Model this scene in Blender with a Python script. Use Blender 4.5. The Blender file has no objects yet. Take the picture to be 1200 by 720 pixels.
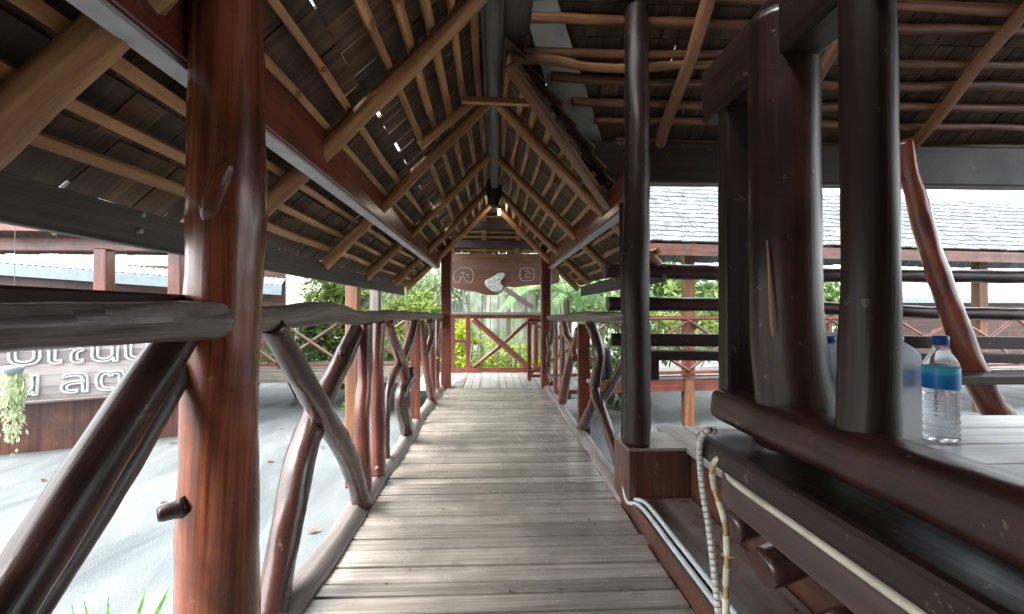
import bpy, math, random
from mathutils import Vector, Matrix, noise as mnoise
R = math.radians
random.seed(7)
scn = bpy.context.scene
col = scn.collection

# ------------------------------------------------------------------ camera, world, sun, exposure
EYE = 1.05                                   # eye height above the walkway boards
F_PX = 533.0                                 # focal length in photo pixels (1200 px wide)
YAW, PITCH = R(2.364), R(0.54)
cam_d = bpy.data.cameras.new('camera'); cam = bpy.data.objects.new('camera', cam_d); col.objects.link(cam)
cam_d.sensor_width = 36.0; cam_d.lens = 36.0 * F_PX / 1200.0
cam_d.clip_start = 0.02; cam_d.clip_end = 900.0
cam.location = (0, 0, EYE); cam.rotation_euler = (R(90) + PITCH, 0, -YAW)
scn.camera = cam

w = bpy.data.worlds.new('World'); scn.world = w; w.use_nodes = True
nt = w.node_tree; bg = nt.nodes['Background']
sky = nt.nodes.new('ShaderNodeTexSky'); sky.sky_type = 'NISHITA'; sky.sun_disc = False
SUN_EL, SUN_AZ = R(55), R(-118)               # azimuth from +Y towards +X
sky.sun_elevation = SUN_EL; sky.sun_rotation = SUN_AZ; sky.air_density = 1.0; sky.dust_density = 3.0
hs = nt.nodes.new('ShaderNodeHueSaturation'); hs.inputs['Saturation'].default_value = 0.16
nt.links.new(sky.outputs[0], hs.inputs['Color']); nt.links.new(hs.outputs[0], bg.inputs['Color'])
bg.inputs['Strength'].default_value = 0.15
sd = bpy.data.lights.new('sun', 'SUN'); sun = bpy.data.objects.new('sun', sd); col.objects.link(sun)
sd.energy = 0.7; sd.angle = R(38); sd.color = (1.0, 0.96, 0.9)
sun.rotation_euler = (R(90) - SUN_EL, 0, -SUN_AZ + math.pi)
scn.view_settings.view_transform = 'Standard'; scn.view_settings.look = 'None'
scn.view_settings.exposure = 2.92; scn.view_settings.gamma = 1.0
scn.view_settings.use_curve_mapping = False
scn.cycles.max_bounces = 10; scn.cycles.diffuse_bounces = 6; scn.cycles.glossy_bounces = 4
scn.cycles.transmission_bounces = 8; scn.cycles.transparent_max_bounces = 16
scn.cycles.sample_clamp_indirect = 4.0; scn.cycles.use_adaptive_sampling = False; scn.cycles.denoising_prefilter = 'NONE'; scn.cycles.blur_glossy = 0.5; scn.cycles.caustics_reflective = False

# ------------------------------------------------------------------ measuring helpers: photo point -> place in the world
_F = Vector((math.cos(PITCH) * math.sin(YAW), math.cos(PITCH) * math.cos(YAW), math.sin(PITCH)))
_R = Vector((math.cos(YAW), -math.sin(YAW), 0)); _U = _R.cross(_F)
_C = Vector((0, 0, EYE))
def ray(px, py): return _F + _R * ((px - 600) / F_PX) + _U * ((360 - py) / F_PX)
def PX(px, py, X): r = ray(px, py); return _C + r * (X / r.x)
def PY(px, py, Y): r = ray(px, py); return _C + r * (Y / r.y)
def PZ(px, py, Z): r = ray(px, py); return _C + r * ((Z - EYE) / r.z)
def dep(p): return (p - _C).dot(_F)
def polyX(pts, X): 
    P = [PX(a, b, X) for a, b, _ in pts]; return P, [q[2] * 0.5 * dep(p) / F_PX for p, q in zip(P, pts)]
def polyY(pts, Y):
    P = [PY(a, b, Y) for a, b, _ in pts]; return P, [q[2] * 0.5 * dep(p) / F_PX for p, q in zip(P, pts)]
V = Vector
def E(x, y, z): return Vector((x, y, z + EYE))      # height given from the eye level

# ------------------------------------------------------------------ materials
def nodes(name):
    m = bpy.data.materials.new(name); m.use_nodes = True
    return m, m.node_tree, m.node_tree.nodes['Principled BSDF']
def mk(t, kind, **kw):
    n = t.nodes.new(kind)
    for k, v in kw.items():
        if k in n.inputs: n.inputs[k].default_value = v
        else: setattr(n, k, v)
    return n
def mixc(t, fac, a, b, blend='MIX'):
    n = t.nodes.new('ShaderNodeMix'); n.data_type = 'RGBA'; n.blend_type = blend
    for s, v in ((n.inputs[0], fac), (n.inputs[6], a), (n.inputs[7], b)):
        if isinstance(v, bpy.types.NodeSocket): t.links.new(v, s)
        else: s.default_value = v if not isinstance(v, tuple) else (*v, 1)[:4]
    return n.outputs[2]
def mathn(t, op, a, b=None, c=None):
    n = t.nodes.new('ShaderNodeMath'); n.operation = op
    for s, v in zip(n.inputs, (a, b, c)):
        if v is None: continue
        if isinstance(v, bpy.types.NodeSocket): t.links.new(v, s)
        else: s.default_value = v
    return n.outputs[0]
def ramp(t, fac, stops):
    n = t.nodes.new('ShaderNodeValToRGB'); el = n.color_ramp.elements
    while len(el) < len(stops): el.new(0.5)
    for e, (p, c) in zip(el, stops): e.position = p; e.color = (*c, 1) if len(c) == 3 else c
    t.links.new(fac, n.inputs[0]); return n.outputs[0]
def wood(name, dark, light, rough=0.5, coat=0.0, grain=(26, 1.6), bump=0.25, stain=None, stain_amt=0.5, island=0.25, patch_scale=3.0, cracks=0.0, rvar=0.15, streak=.55, chips=0.0, spec=.5):
    """Grain runs along the second UV axis (metres)."""
    m, t, b = nodes(name)
    uv = mk(t, 'ShaderNodeUVMap'); geo = mk(t, 'ShaderNodeNewGeometry')
    add = mk(t, 'ShaderNodeVectorMath', operation='ADD')
    sc = mk(t, 'ShaderNodeVectorMath', operation='SCALE'); sc.inputs['Scale'].default_value = 37.0
    comb = mk(t, 'ShaderNodeCombineXYZ')
    for k in range(3): t.links.new(geo.outputs['Random Per Island'], comb.inputs[k])
    t.links.new(comb.outputs[0], sc.inputs[0])
    t.links.new(uv.outputs[0], add.inputs[0]); t.links.new(sc.outputs[0], add.inputs[1])
    mp = mk(t, 'ShaderNodeMapping'); mp.inputs['Scale'].default_value = (grain[0] * 1.9, grain[1] * 1.7, 1)
    t.links.new(add.outputs[0], mp.inputs[0])
    n1 = mk(t, 'ShaderNodeTexNoise', Scale=1.0, Detail=6.0, Roughness=0.62, Distortion=0.6); t.links.new(mp.outputs[0], n1.inputs['Vector'])
    mp2 = mk(t, 'ShaderNodeMapping'); mp2.inputs['Scale'].default_value = (grain[0] * 3.5, grain[1] * 1.2, 1)
    t.links.new(add.outputs[0], mp2.inputs[0])
    n2 = mk(t, 'ShaderNodeTexNoise', Scale=1.0, Detail=3.0); t.links.new(mp2.outputs[0], n2.inputs['Vector'])
    tc = mk(t, 'ShaderNodeTexCoord')
    n3 = mk(t, 'ShaderNodeTexNoise', Scale=patch_scale, Detail=4.0, Roughness=0.6); t.links.new(geo.outputs['Position'], n3.inputs['Vector'])
    f = mathn(t, 'ADD', mathn(t, 'MULTIPLY', n1.outputs[0], 0.55), mathn(t, 'MULTIPLY', n2.outputs[0], 0.45))
    fr = mk(t, 'ShaderNodeMapRange'); fr.inputs[1].default_value = 0.36; fr.inputs[2].default_value = 0.64; t.links.new(f, fr.inputs[0])
    c = mixc(t, fr.outputs[0], dark, light)
    br = mathn(t, 'ADD', mathn(t, 'MULTIPLY', geo.outputs['Random Per Island'], island), 1 - island * 0.5)
    hsv = mk(t, 'ShaderNodeHueSaturation'); t.links.new(c, hsv.inputs['Color']); t.links.new(br, hsv.inputs['Value'])
    c = hsv.outputs[0]
    pr = mk(t, 'ShaderNodeMapRange'); pr.inputs[1].default_value = 0.42; pr.inputs[2].default_value = 0.66; t.links.new(n3.outputs[0], pr.inputs[0])
    if stain: c = mixc(t, mathn(t, 'MULTIPLY', pr.outputs[0], stain_amt), c, stain)
    mp4 = mk(t, 'ShaderNodeMapping'); mp4.inputs['Scale'].default_value = (grain[0] * .8, .35, 1); t.links.new(add.outputs[0], mp4.inputs[0])
    n4 = mk(t, 'ShaderNodeTexNoise', Scale=1.0, Detail=2.0); t.links.new(mp4.outputs[0], n4.inputs['Vector'])
    s4 = mk(t, 'ShaderNodeMapRange'); s4.inputs[1].default_value = .50; s4.inputs[2].default_value = .62; t.links.new(n4.outputs[0], s4.inputs[0])
    c = mixc(t, mathn(t, 'MULTIPLY', s4.outputs[0], streak), c, tuple(x * .45 for x in dark))
    if chips:
        n5 = mk(t, 'ShaderNodeTexNoise', Scale=22.0, Detail=5.0, Roughness=.7); t.links.new(geo.outputs['Position'], n5.inputs['Vector'])
        s5 = mk(t, 'ShaderNodeMapRange'); s5.inputs[1].default_value = .645; s5.inputs[2].default_value = .665; t.links.new(n5.outputs[0], s5.inputs[0])
        c = mixc(t, mathn(t, 'MULTIPLY', s5.outputs[0], chips), c, (.26, .21, .17))
    if cracks:
        cr = mk(t, 'ShaderNodeMapRange'); cr.inputs[1].default_value = 0.34; cr.inputs[2].default_value = 0.16; t.links.new(n2.outputs[0], cr.inputs[0])
        c = mixc(t, mathn(t, 'MULTIPLY', cr.outputs[0], cracks), c, tuple(x * 0.25 for x in dark))
    t.links.new(c, b.inputs['Base Color'])
    rr = mathn(t, 'ADD', mathn(t, 'MULTIPLY', n3.outputs[0], rvar * 2), rough - rvar)
    t.links.new(rr, b.inputs['Roughness'])
    b.inputs['Specular IOR Level'].default_value = spec
    b.inputs['Coat Weight'].default_value = coat; b.inputs['Coat Roughness'].default_value = 0.22
    bp = mk(t, 'ShaderNodeBump', Strength=bump, Distance=0.006); t.links.new(f, bp.inputs['Height']); t.links.new(bp.outputs[0], b.inputs['Normal'])
    return m
def plain(name, c, rough=0.5, metal=0.0, var=0.15, scale=6.0, bump=0.1, **kw):
    m, t, b = nodes(name)
    tc = mk(t, 'ShaderNodeNewGeometry')
    n = mk(t, 'ShaderNodeTexNoise', Scale=scale, Detail=5.0); t.links.new(tc.outputs['Position'], n.inputs['Vector'])
    d = tuple(x * (1 - var) for x in c); l = tuple(min(1, x * (1 + var)) for x in c)
    t.links.new(ramp(t, n.outputs[0], [(0.3, d), (0.7, l)]), b.inputs['Base Color'])
    b.inputs['Roughness'].default_value = rough; b.inputs['Metallic'].default_value = metal
    if bump:
        bp = mk(t, 'ShaderNodeBump', Strength=bump, Distance=0.004); t.links.new(n.outputs[0], bp.inputs['Height']); t.links.new(bp.outputs[0], b.inputs['Normal'])
    for k, v in kw.items(): b.inputs[k.replace('_', ' ')].default_value = v
    return m
def leafmat(name, a, b_, trans=0.4):
    m, t, b = nodes(name)
    g = mk(t, 'ShaderNodeNewGeometry')
    c = ramp(t, g.outputs['Random Per Island'], [(0.0, a), (0.55, tuple((x + y) / 2 for x, y in zip(a, b_))), (1.0, b_)])
    t.links.new(c, b.inputs['Base Color']); b.inputs['Roughness'].default_value = 0.45
    tr = mk(t, 'ShaderNodeBsdfTranslucent'); t.links.new(c, tr.inputs[0])
    mx = mk(t, 'ShaderNodeMixShader'); mx.inputs[0].default_value = trans
    t.links.new(b.outputs[0], mx.inputs[1]); t.links.new(tr.outputs[0], mx.inputs[2])
    t.links.new(mx.outputs[0], t.nodes['Material Output'].inputs[0]); return m

M = {}
M['floor'] = wood('weathered_floor_boards', (.235, .213, .180), (.50, .467, .412), rough=.27, grain=(30, 1.1), bump=.35, stain=(.17, .155, .135), stain_amt=.6, island=.5, patch_scale=2.6, cracks=.7, rvar=.2, streak=.18)
M['landing'] = wood('grey_landing_boards', (.42, .42, .40), (.62, .62, .59), rough=.45, grain=(24, 1.3), bump=.3, island=.35, stain=(.2, .2, .19))
M['red'] = wood('red_stained_wood', (.11, .022, .014), (.27, .062, .036), rough=.33, coat=.35, grain=(16, 1.2), bump=.25, stain=(.05, .014, .011), stain_amt=.7, patch_scale=4, chips=.4)
M['redlog'] = wood('red_varnished_log', (.075, .019, .013), (.29, .075, .04), rough=.26, coat=.6, grain=(18, 1.3), bump=.35, stain=(.045, .014, .012), stain_amt=.75, patch_scale=4, chips=.4)
M['bigpost'] = wood('orange_red_varnished_post', (.085, .018, .010), (.40, .115, .045), rough=.25, coat=.55, grain=(26, .9), bump=.3, stain=(.055, .014, .010), stain_amt=.65, patch_scale=5, chips=.4)
M['dark'] = wood('dark_varnished_wood', (.011, .006, .005), (.034, .016, .013), rough=.42, coat=.08, grain=(26, 1.3), bump=.3, stain=(.016, .010, .010), stain_amt=.5, patch_scale=5, chips=.35, spec=.3)
M['darklog'] = wood('dark_varnished_log', (.011, .005, .0045), (.038, .016, .013), rough=.34, coat=.18, grain=(20, 1.2), bump=.4, stain=(.10, .035, .03), stain_amt=.35, patch_scale=6, chips=.35, spec=.3)
M['brownlog'] = wood('brown_varnished_branch', (.030, .014, .012), (.10, .042, .033), rough=.28, coat=.4, grain=(18, 1.3), bump=.4, stain=(.02, .011, .010), stain_amt=.6, patch_scale=5, chips=.4)
M['weathered'] = wood('weathered_grey_wood', (.10, .085, .070), (.30, .275, .235), rough=.6, grain=(22, 1.4), bump=.6, stain=(.16, .18, .12), stain_amt=.5, patch_scale=6, cracks=.7)
M['fascia'] = wood('dark_weathered_board', (.045, .043, .042), (.11, .105, .10), rough=.6, grain=(26, 1.2), bump=.4, stain=(.16, .16, .15), stain_amt=.35, cracks=.6)
M['tan'] = wood('raw_tan_timber', (.27, .118, .042), (.56, .31, .128), rough=.5, grain=(16, 1.5), bump=.3, stain=(.18, .09, .045), stain_amt=.45, island=.4, patch_scale=3)
M['brown'] = wood('brown_timber', (.13, .052, .022), (.32, .15, .07), rough=.45, grain=(16, 1.3), bump=.3, stain=(.08, .04, .025), stain_amt=.5, island=.3)
M['thatch'] = wood('old_roof_shingle_wood', (.042, .021, .010), (.14, .076, .037), rough=.8, grain=(20, 2.5), bump=.6, stain=(.075, .065, .045), stain_amt=.5, island=.9, patch_scale=3)
M['shingle'] = wood('sun_bleached_shingle', (.100, .108, .114), (.215, .23, .24), rough=.8, grain=(20, 2.2), bump=.5, stain=(.13, .15, .14), stain_amt=.5, island=.7)
M['slab'] = wood('silvery_bark_slab', (.16, .17, .155), (.50, .52, .48), rough=.85, grain=(8, .9), bump=.8, stain=(.17, .25, .11), stain_amt=.8, island=.6, patch_scale=2.6, cracks=.8)
M['plank_sign'] = wood('grey_brown_sign_plank', (.26, .225, .215), (.46, .41, .395), rough=.7, grain=(6, .9), bump=.4, stain=(.34, .34, .35), stain_amt=.6, island=.4)
M['kerb'] = wood('pale_kerb_timber', (.18, .155, .145), (.36, .32, .30), rough=.45, grain=(18, 1.2), bump=.4, stain=(.16, .12, .11), stain_amt=.5, cracks=.5)
M['tabletop'] = wood('pale_grey_table_plank', (.44, .47, .48), (.62, .65, .66), rough=.35, grain=(18, 1.2), bump=.25, stain=(.36, .35, .32), stain_amt=.5, cracks=.4)
M['deckgrey'] = wood('pale_deck_plank', (.34, .32, .30), (.54, .52, .49), rough=.5, grain=(18, 1.2), bump=.3, stain=(.22, .19, .17), island=.3)
M['tread'] = wood('worn_tread_lit_patches', (.12, .085, .075), (.26, .20, .18), rough=.3, grain=(14, 1.2), bump=.3, stain=(.36, .34, .32), stain_amt=.6, patch_scale=5)  # pale stain patches stand in for light falling on the tread
M['redbrown'] = wood('brown_red_stained_board', (.070, .026, .018), (.17, .066, .042), rough=.4, coat=.2, grain=(16, 1.2), bump=.25, stain=(.05, .022, .018), stain_amt=.7, patch_scale=4, chips=.4)
M['greylog'] = wood('silvery_dark_bark_log', (.026, .020, .019), (.30, .28, .27), rough=.38, coat=.2, grain=(18, 1.3), bump=.9, stain=(.05, .025, .02), stain_amt=.5, patch_scale=7)
M['apron'] = wood('faded_brown_apron', (.060, .038, .034), (.13, .088, .080), rough=.4, grain=(14, 1.2), bump=.3)
M['mauve'] = plain('mauve_faded_wood', (.20, .14, .16), .55, scale=20)
M['ground'] = None
def ground_mat():
    m, t, b = nodes('pale_rough_concrete')
    g = mk(t, 'ShaderNodeNewGeometry')
    mp = mk(t, 'ShaderNodeMapping'); mp.inputs['Scale'].default_value = (.9, .28, 1); mp.inputs['Rotation'].default_value = (0, 0, R(65)); t.links.new(g.outputs['Position'], mp.inputs[0])
    a = mk(t, 'ShaderNodeTexNoise', Scale=1.6, Detail=7.0, Roughness=.6, Distortion=1.2); t.links.new(mp.outputs[0], a.inputs['Vector'])
    d = mk(t, 'ShaderNodeTexNoise', Scale=70.0, Detail=3.0); t.links.new(g.outputs['Position'], d.inputs['Vector'])
    c = ramp(t, a.outputs[0], [(.30, (.066, .080, .084)), (.48, (.112, .130, .135)), (.7, (.165, .182, .187))])
    c = mixc(t, mathn(t, 'MULTIPLY', d.outputs[0], .22), c, (.07, .083, .085))
    t.links.new(c, b.inputs['Base Color']); b.inputs['Roughness'].default_value = .75
    h = mathn(t, 'ADD', mathn(t, 'MULTIPLY', a.outputs[0], 3.0), d.outputs[0])
    bp = mk(t, 'ShaderNodeBump', Strength=.35, Distance=.02); t.links.new(h, bp.inputs['Height']); t.links.new(bp.outputs[0], b.inputs['Normal'])
    return m
M['ground'] = ground_mat()
M['soil'] = plain('mossy_soil', (.13, .13, .08), .9, var=.5, scale=3, bump=.6)
M['metal_sheet'] = plain('dull_galvanised_sheet', (.36, .39, .37), .45, .4, var=.2, scale=5)
M['corrugated'] = plain('pale_corrugated_iron', (.46, .42, .46), .5, .1, var=.08, scale=4)
M['blue'] = plain('pale_blue_paint', (.25, .31, .345), .5, var=.1)
M['white'] = plain('white_paint', (.78, .80, .80), .6, var=.08, scale=18)
M['chalk'] = plain('faded_chalk_line', (.44, .38, .34), .8, var=.3, scale=30)
M['faded_white'] = plain('faded_white_lettering', (.52, .53, .53), .8, var=.25, scale=12)
M['stonewhite'] = plain('chalky_white_carving', (.40, .42, .38), .8, var=.55, scale=26, bump=.9)
M['signbrown'] = wood('dark_live_edge_plank', (.07, .030, .018), (.14, .064, .038), rough=.45, grain=(5, .6), bump=.3)
M['pvc'] = plain('grey_pvc', (.50, .55, .57), .35, var=.1, scale=12)
M['cable'] = plain('yellowed_white_cable', (.62, .58, .47), .45, var=.2, scale=14)
M['wrap'] = plain('white_spiral_wrap', (.60, .60, .55), .4, var=.12, scale=14)
M['tancable'] = plain('tan_brown_tape', (.42, .27, .12), .5, var=.45, scale=22)
M['black'] = plain('black_cloth', (.012, .012, .014), .9, var=.3)
M['iron'] = plain('rusty_iron', (.06, .045, .04), .6, .6)
M['wire'] = plain('thin_grey_wire', (.12, .12, .12), .6)
M['soffit'] = plain('pale_lit_underside', (.46, .43, .44), .5, var=.2, scale=8)  # pale tone includes ground light painted onto weathered undersides
M['capblue'] = plain('blue_plastic_cap', (.02, .10, .42), .35, var=.05)
M['leaf_bright'] = leafmat('bright_green_leaf', (.09, .17, .035), (.36, .44, .13), .55)
M['leaf_pale'] = leafmat('pale_green_leaf', (.14, .22, .09), (.42, .52, .28), .5)
M['leaf_yellow'] = leafmat('yellow_green_leaf', (.20, .32, .02), (.52, .58, .05), .5)
M['leaf_mid'] = leafmat('mid_green_leaf', (.055, .125, .03), (.22, .32, .10), .5)
M['leaf_dark'] = leafmat('dark_green_leaf', (.02, .06, .015), (.06, .13, .03), .3)
M['palm'] = leafmat('palm_frond_green', (.12, .26, .10), (.36, .52, .26), .5)
M['blade'] = leafmat('long_blade_green', (.08, .22, .03), (.18, .36, .06), .4)
M['moss'] = leafmat('pale_hanging_moss', (.40, .48, .28), (.62, .68, .44), .4)
M['dryleaf'] = leafmat('dry_leaf_brown', (.10, .04, .02), (.26, .12, .05), .2)
M['bark'] = wood('tree_bark', (.06, .05, .04), (.17, .145, .12), rough=.9, grain=(9, 2), bump=.9)
def plastic_clear():
    m, t, b = nodes('clear_bottle_plastic')
    b.inputs['Base Color'].default_value = (.93, .97, 1, 1); b.inputs['Roughness'].default_value = .10
    b.inputs['Transmission Weight'].default_value = .80; b.inputs['IOR'].default_value = 1.10
    return m
M['clear'] = plastic_clear()
def thin_plastic():
    m, t, b = nodes('thin_clear_plastic'); b.inputs['Base Color'].default_value = (.95, .97, 1, 1); b.inputs['Roughness'].default_value = .15
    tp = mk(t, 'ShaderNodeBsdfTransparent'); x = mk(t, 'ShaderNodeMixShader'); x.inputs[0].default_value = .88
    t.links.new(b.outputs[0], x.inputs[1]); t.links.new(tp.outputs[0], x.inputs[2]); t.links.new(x.outputs[0], t.nodes['Material Output'].inputs[0]); return m
M['clearthin'] = thin_plastic()
def label_mat():
    m, t, b = nodes('blue_bottle_label')
    uv = mk(t, 'ShaderNodeUVMap'); n = mk(t, 'ShaderNodeTexNoise', Scale=9.0, Detail=2.0); t.links.new(uv.outputs[0], n.inputs[0])
    sp = mk(t, 'ShaderNodeSeparateXYZ'); t.links.new(uv.outputs[0], sp.inputs[0])
    f = mathn(t, 'ADD', mathn(t, 'MULTIPLY_ADD', sp.outputs[1], 18.5, -2.6), mathn(t, 'MULTIPLY', n.outputs[0], .4))
    t.links.new(ramp(t, f, [(.30, (.02, .27, .80)), (.66, (.03, .34, .85)), (.82, (.10, .68, .98))]), b.inputs['Base Color'])
    b.inputs['Roughness'].default_value = .3
    return m
M['bluelabel'] = label_mat()
def film_mat():
    m, t, b = nodes('frosted_shrink_film')
    g = mk(t, 'ShaderNodeNewGeometry'); n = mk(t, 'ShaderNodeTexNoise', Scale=28.0, Detail=3.0, Distortion=1.5); t.links.new(g.outputs['Position'], n.inputs['Vector'])
    b.inputs['Base Color'].default_value = (.97, .955, .93, 1); b.inputs['Roughness'].default_value = .25
    bp = mk(t, 'ShaderNodeBump', Strength=.8, Distance=.01); t.links.new(n.outputs[0], bp.inputs['Height']); t.links.new(bp.outputs[0], b.inputs['Normal'])
    tl = mk(t, 'ShaderNodeBsdfTranslucent'); tl.inputs[0].default_value = (.97, .955, .93, 1)
    tp = mk(t, 'ShaderNodeBsdfTransparent')
    a = mk(t, 'ShaderNodeMixShader'); a.inputs[0].default_value = .8; t.links.new(b.outputs[0], a.inputs[1]); t.links.new(tl.outputs[0], a.inputs[2])
    c = mk(t, 'ShaderNodeMixShader'); c.inputs[0].default_value = .06; t.links.new(a.outputs[0], c.inputs[1]); t.links.new(tp.outputs[0], c.inputs[2])
    t.links.new(c.outputs[0], t.nodes['Material Output'].inputs[0]); return m
M['film'] = film_mat()
def bulb_mat():
    m, t, b = nodes('lit_bulb'); b.inputs['Emission Color'].default_value = (1, .9, .72, 1); b.inputs['Emission Strength'].default_value = 9; return m
M['bulb'] = bulb_mat()

# ------------------------------------------------------------------ mesh builder
def catmull(P, r, step):
    out, rr = [], []
    n = len(P)
    for i in range(n - 1):
        p0, p1, p2, p3 = P[max(i - 1, 0)], P[i], P[i + 1], P[min(i + 2, n - 1)]
        k = max(1, int((p2 - p1).length / step))
        for j in range(k):
            s = j / k
            q = 0.5 * ((2 * p1) + (p2 - p0) * s + (2 * p0 - 5 * p1 + 4 * p2 - p3) * s * s + (3 * p1 - p0 - 3 * p2 + p3) * s ** 3)
            out.append(q); rr.append(r[i] + (r[i + 1] - r[i]) * s)
    out.append(P[-1]); rr.append(r[-1]); return out, rr
class MB:
    def __init__(self): self.v, self.f, self.uv, self.sm = [], [], [], []
    def face(self, idx, uvs, smooth=False): self.f.append(idx); self.uv.append(uvs); self.sm.append(smooth)
    def quad(self, a, b, c, d, uvs=None):
        n = len(self.v); self.v += [a, b, c, d]
        self.face((n, n + 1, n + 2, n + 3), uvs or [(0, 0), (.1, 0), (.1, .1), (0, .1)])
    def obox(self, c, ax, ay, az, hx, hy, hz):
        """Box with half sizes along unit axes; UV v runs along the longest one."""
        n = len(self.v)
        for sx in (-1, 1):
            for sy in (-1, 1):
                for sz in (-1, 1): self.v.append(c + ax * (hx * sx) + ay * (hy * sy) + az * (hz * sz))
        H = (hx, hy, hz); L = max(range(3), key=lambda k: H[k])
        faces = [((0, 1, 3, 2), 0), ((4, 6, 7, 5), 0), ((0, 4, 5, 1), 1), ((2, 3, 7, 6), 1), ((0, 2, 6, 4), 2), ((1, 5, 7, 3), 2)]
        ou = random.random() * 9
        for f, k in faces:
            o = [a for a in range(3) if a != k]
            if L in o: va = L; ua = [a for a in o if a != L][0]
            else: ua, va = o
            uvs = []
            for i in f:
                s = ((i >> 2) & 1, (i >> 1) & 1, i & 1)
                uvs.append((s[ua] * 2 * H[ua] + ou + k * .37, s[va] * 2 * H[va] + ou))
            self.face(tuple(n + i for i in f), uvs)
    def box(self, x0, x1, y0, y1, z0, z1):
        self.obox(V(((x0 + x1) / 2, (y0 + y1) / 2, (z0 + z1) / 2)), V((1, 0, 0)), V((0, 1, 0)), V((0, 0, 1)), (x1 - x0) / 2, (y1 - y0) / 2, (z1 - z0) / 2)
    def beam(self, a, b, wd, ht, up=V((0, 0, 1))):
        d = b - a; L = d.length; d.normalize(); s = d.cross(up).normalized(); u = s.cross(d)
        self.obox((a + b) / 2, s, d, u, wd / 2, L / 2, ht / 2)
    def tube(self, P, r, n=12, step=.04, wob=.0, flat=0.0, seed=None, lump=.06, cap=True, oval=1.0, sq=0):
        P = [V(p) for p in P]
        if not isinstance(r, (list, tuple)): r = [r] * len(P)
        P, r = catmull(P, list(r), step)
        sd = random.random() * 50 if seed is None else seed
        if wob:
            P = [p + V((mnoise.noise(V((sd, i * step * 2.2, 0))), mnoise.noise(V((sd + 9, i * step * 2.2, 0))), mnoise.noise(V((sd + 19, i * step * 2.2, 0))))) * wob for i, p in enumerate(P)]
        d0 = (P[1] - P[0]).normalized()
        ref = V((0, 0, 1)) if abs(d0.z) < .8 else V((1, 0, 0))
        s = d0.cross(ref).normalized(); base = len(self.v); L = 0
        m = len(P); rows = []
        for i, p in enumerate(P):
            d = (P[min(i + 1, m - 1)] - P[max(i - 1, 0)]).normalized()
            s = (s - d * s.dot(d)).normalized(); u = d.cross(s)
            if i: L += (p - P[i - 1]).length
            rows.append(L)
            for k in range(n):
                a = 2 * math.pi * k / n
                g = 1 + lump * 2 * mnoise.noise(V((math.cos(a) * 1.1 + sd, math.sin(a) * 1.1, L * 5))) + lump * mnoise.noise(V((math.cos(a) * 2.5 + sd, math.sin(a) * 2.5, L * 16)))
                if sq: g /= (abs(math.cos(a)) ** sq + abs(math.sin(a)) ** sq) ** (1 / sq)
                self.v.append(p + (s * math.cos(a) + u * math.sin(a) * oval) * (r[i] * g))
        ou = random.random() * 9
        for i in range(m - 1):
            c = 2 * math.pi * max(r[i], .004) / n
            for k in range(n):
                k2 = (k + 1) % n
                self.face((base + i * n + k, base + i * n + k2, base + (i + 1) * n + k2, base + (i + 1) * n + k),
                          [(k * c + ou, rows[i] + ou), ((k + 1) * c + ou, rows[i] + ou), ((k + 1) * c + ou, rows[i + 1] + ou), (k * c + ou, rows[i + 1] + ou)], True)
        if cap:
            for i, flip in ((0, True), (m - 1, False)):
                idx = [base + i * n + k for k in range(n)]
                if flip: idx.reverse()
                self.face(tuple(idx), [(math.cos(2 * math.pi * k / n) * r[i] + ou, math.sin(2 * math.pi * k / n) * r[i] * .1 + ou) for k in range(n)])
    def knot(self, p, d, r0, L, tip=.7):
        d = V(d).normalized()
        self.tube([p, p + d * L * .5, p + d * L * .85, p + d * L], [r0 * 1.35, r0, r0 * .92, r0 * tip], n=10, step=.01, lump=.12)
    def lathe(self, c, prof, n=28):
        base = len(self.v)
        for r, z in prof:
            for k in range(n):
                a = 2 * math.pi * k / n; self.v.append(V((c[0] + r * math.cos(a), c[1] + r * math.sin(a), c[2] + z)))
        for i in range(len(prof) - 1):
            for k in range(n):
                k2 = (k + 1) % n
                self.face((base + i * n + k, base + i * n + k2, base + (i + 1) * n + k2, base + (i + 1) * n + k),
                          [(k / n, prof[i][1]), ((k + 1) / n, prof[i][1]), ((k + 1) / n, prof[i + 1][1]), (k / n, prof[i + 1][1])], True)
    def leaf(self, p, d, nrm, L, W):
        d = d.normalized(); s = d.cross(nrm)
        if s.length < 1e-4: s = d.orthogonal()
        s.normalize(); u = s.cross(d)
        n = len(self.v)
        self.v += [p, p + d * L * .45 + s * W * .5 + u * W * .12, p + d * L - u * W * .1, p + d * L * .45 - s * W * .5 + u * W * .12]
        self.face((n, n + 1, n + 2, n + 3), [(0, 0), (.1, .1), (0, .2), (-.1, .1)])
    def build(self, name, mat, parent=None, bevel=0.0):
        me = bpy.data.meshes.new(name)
        o = bpy.data.objects.new(name, me); col.objects.link(o)
        if parent is not None: base = wloc(parent); o.parent = parent
        else:
            n = len(self.v); zs = min(p.z for p in self.v)
            base = V((sum(p.x for p in self.v) / n, sum(p.y for p in self.v) / n, zs)); o.location = base
        me.from_pydata([p - base for p in self.v], [], self.f)
        ul = me.uv_layers.new(name='UVMap'); k = 0
        flat = []
        for uvs in self.uv:
            for a in uvs: flat += a
        ul.data.foreach_set('uv', flat)
        me.polygons.foreach_set('use_smooth', self.sm)
        me.materials.append(mat)
        if bevel:
            b = o.modifiers.new('bevel', 'BEVEL'); b.width = bevel; b.segments = 2; b.limit_method = 'ANGLE'; b.angle_limit = R(50)
        return o
def wloc(o):
    p = V((0, 0, 0))
    while o: p = p + o.location; o = o.parent
    return p
def tag(o, label, cat, group=None):
    o['label'] = label; o['category'] = cat
    if group: o['group'] = group
    return o
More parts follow.
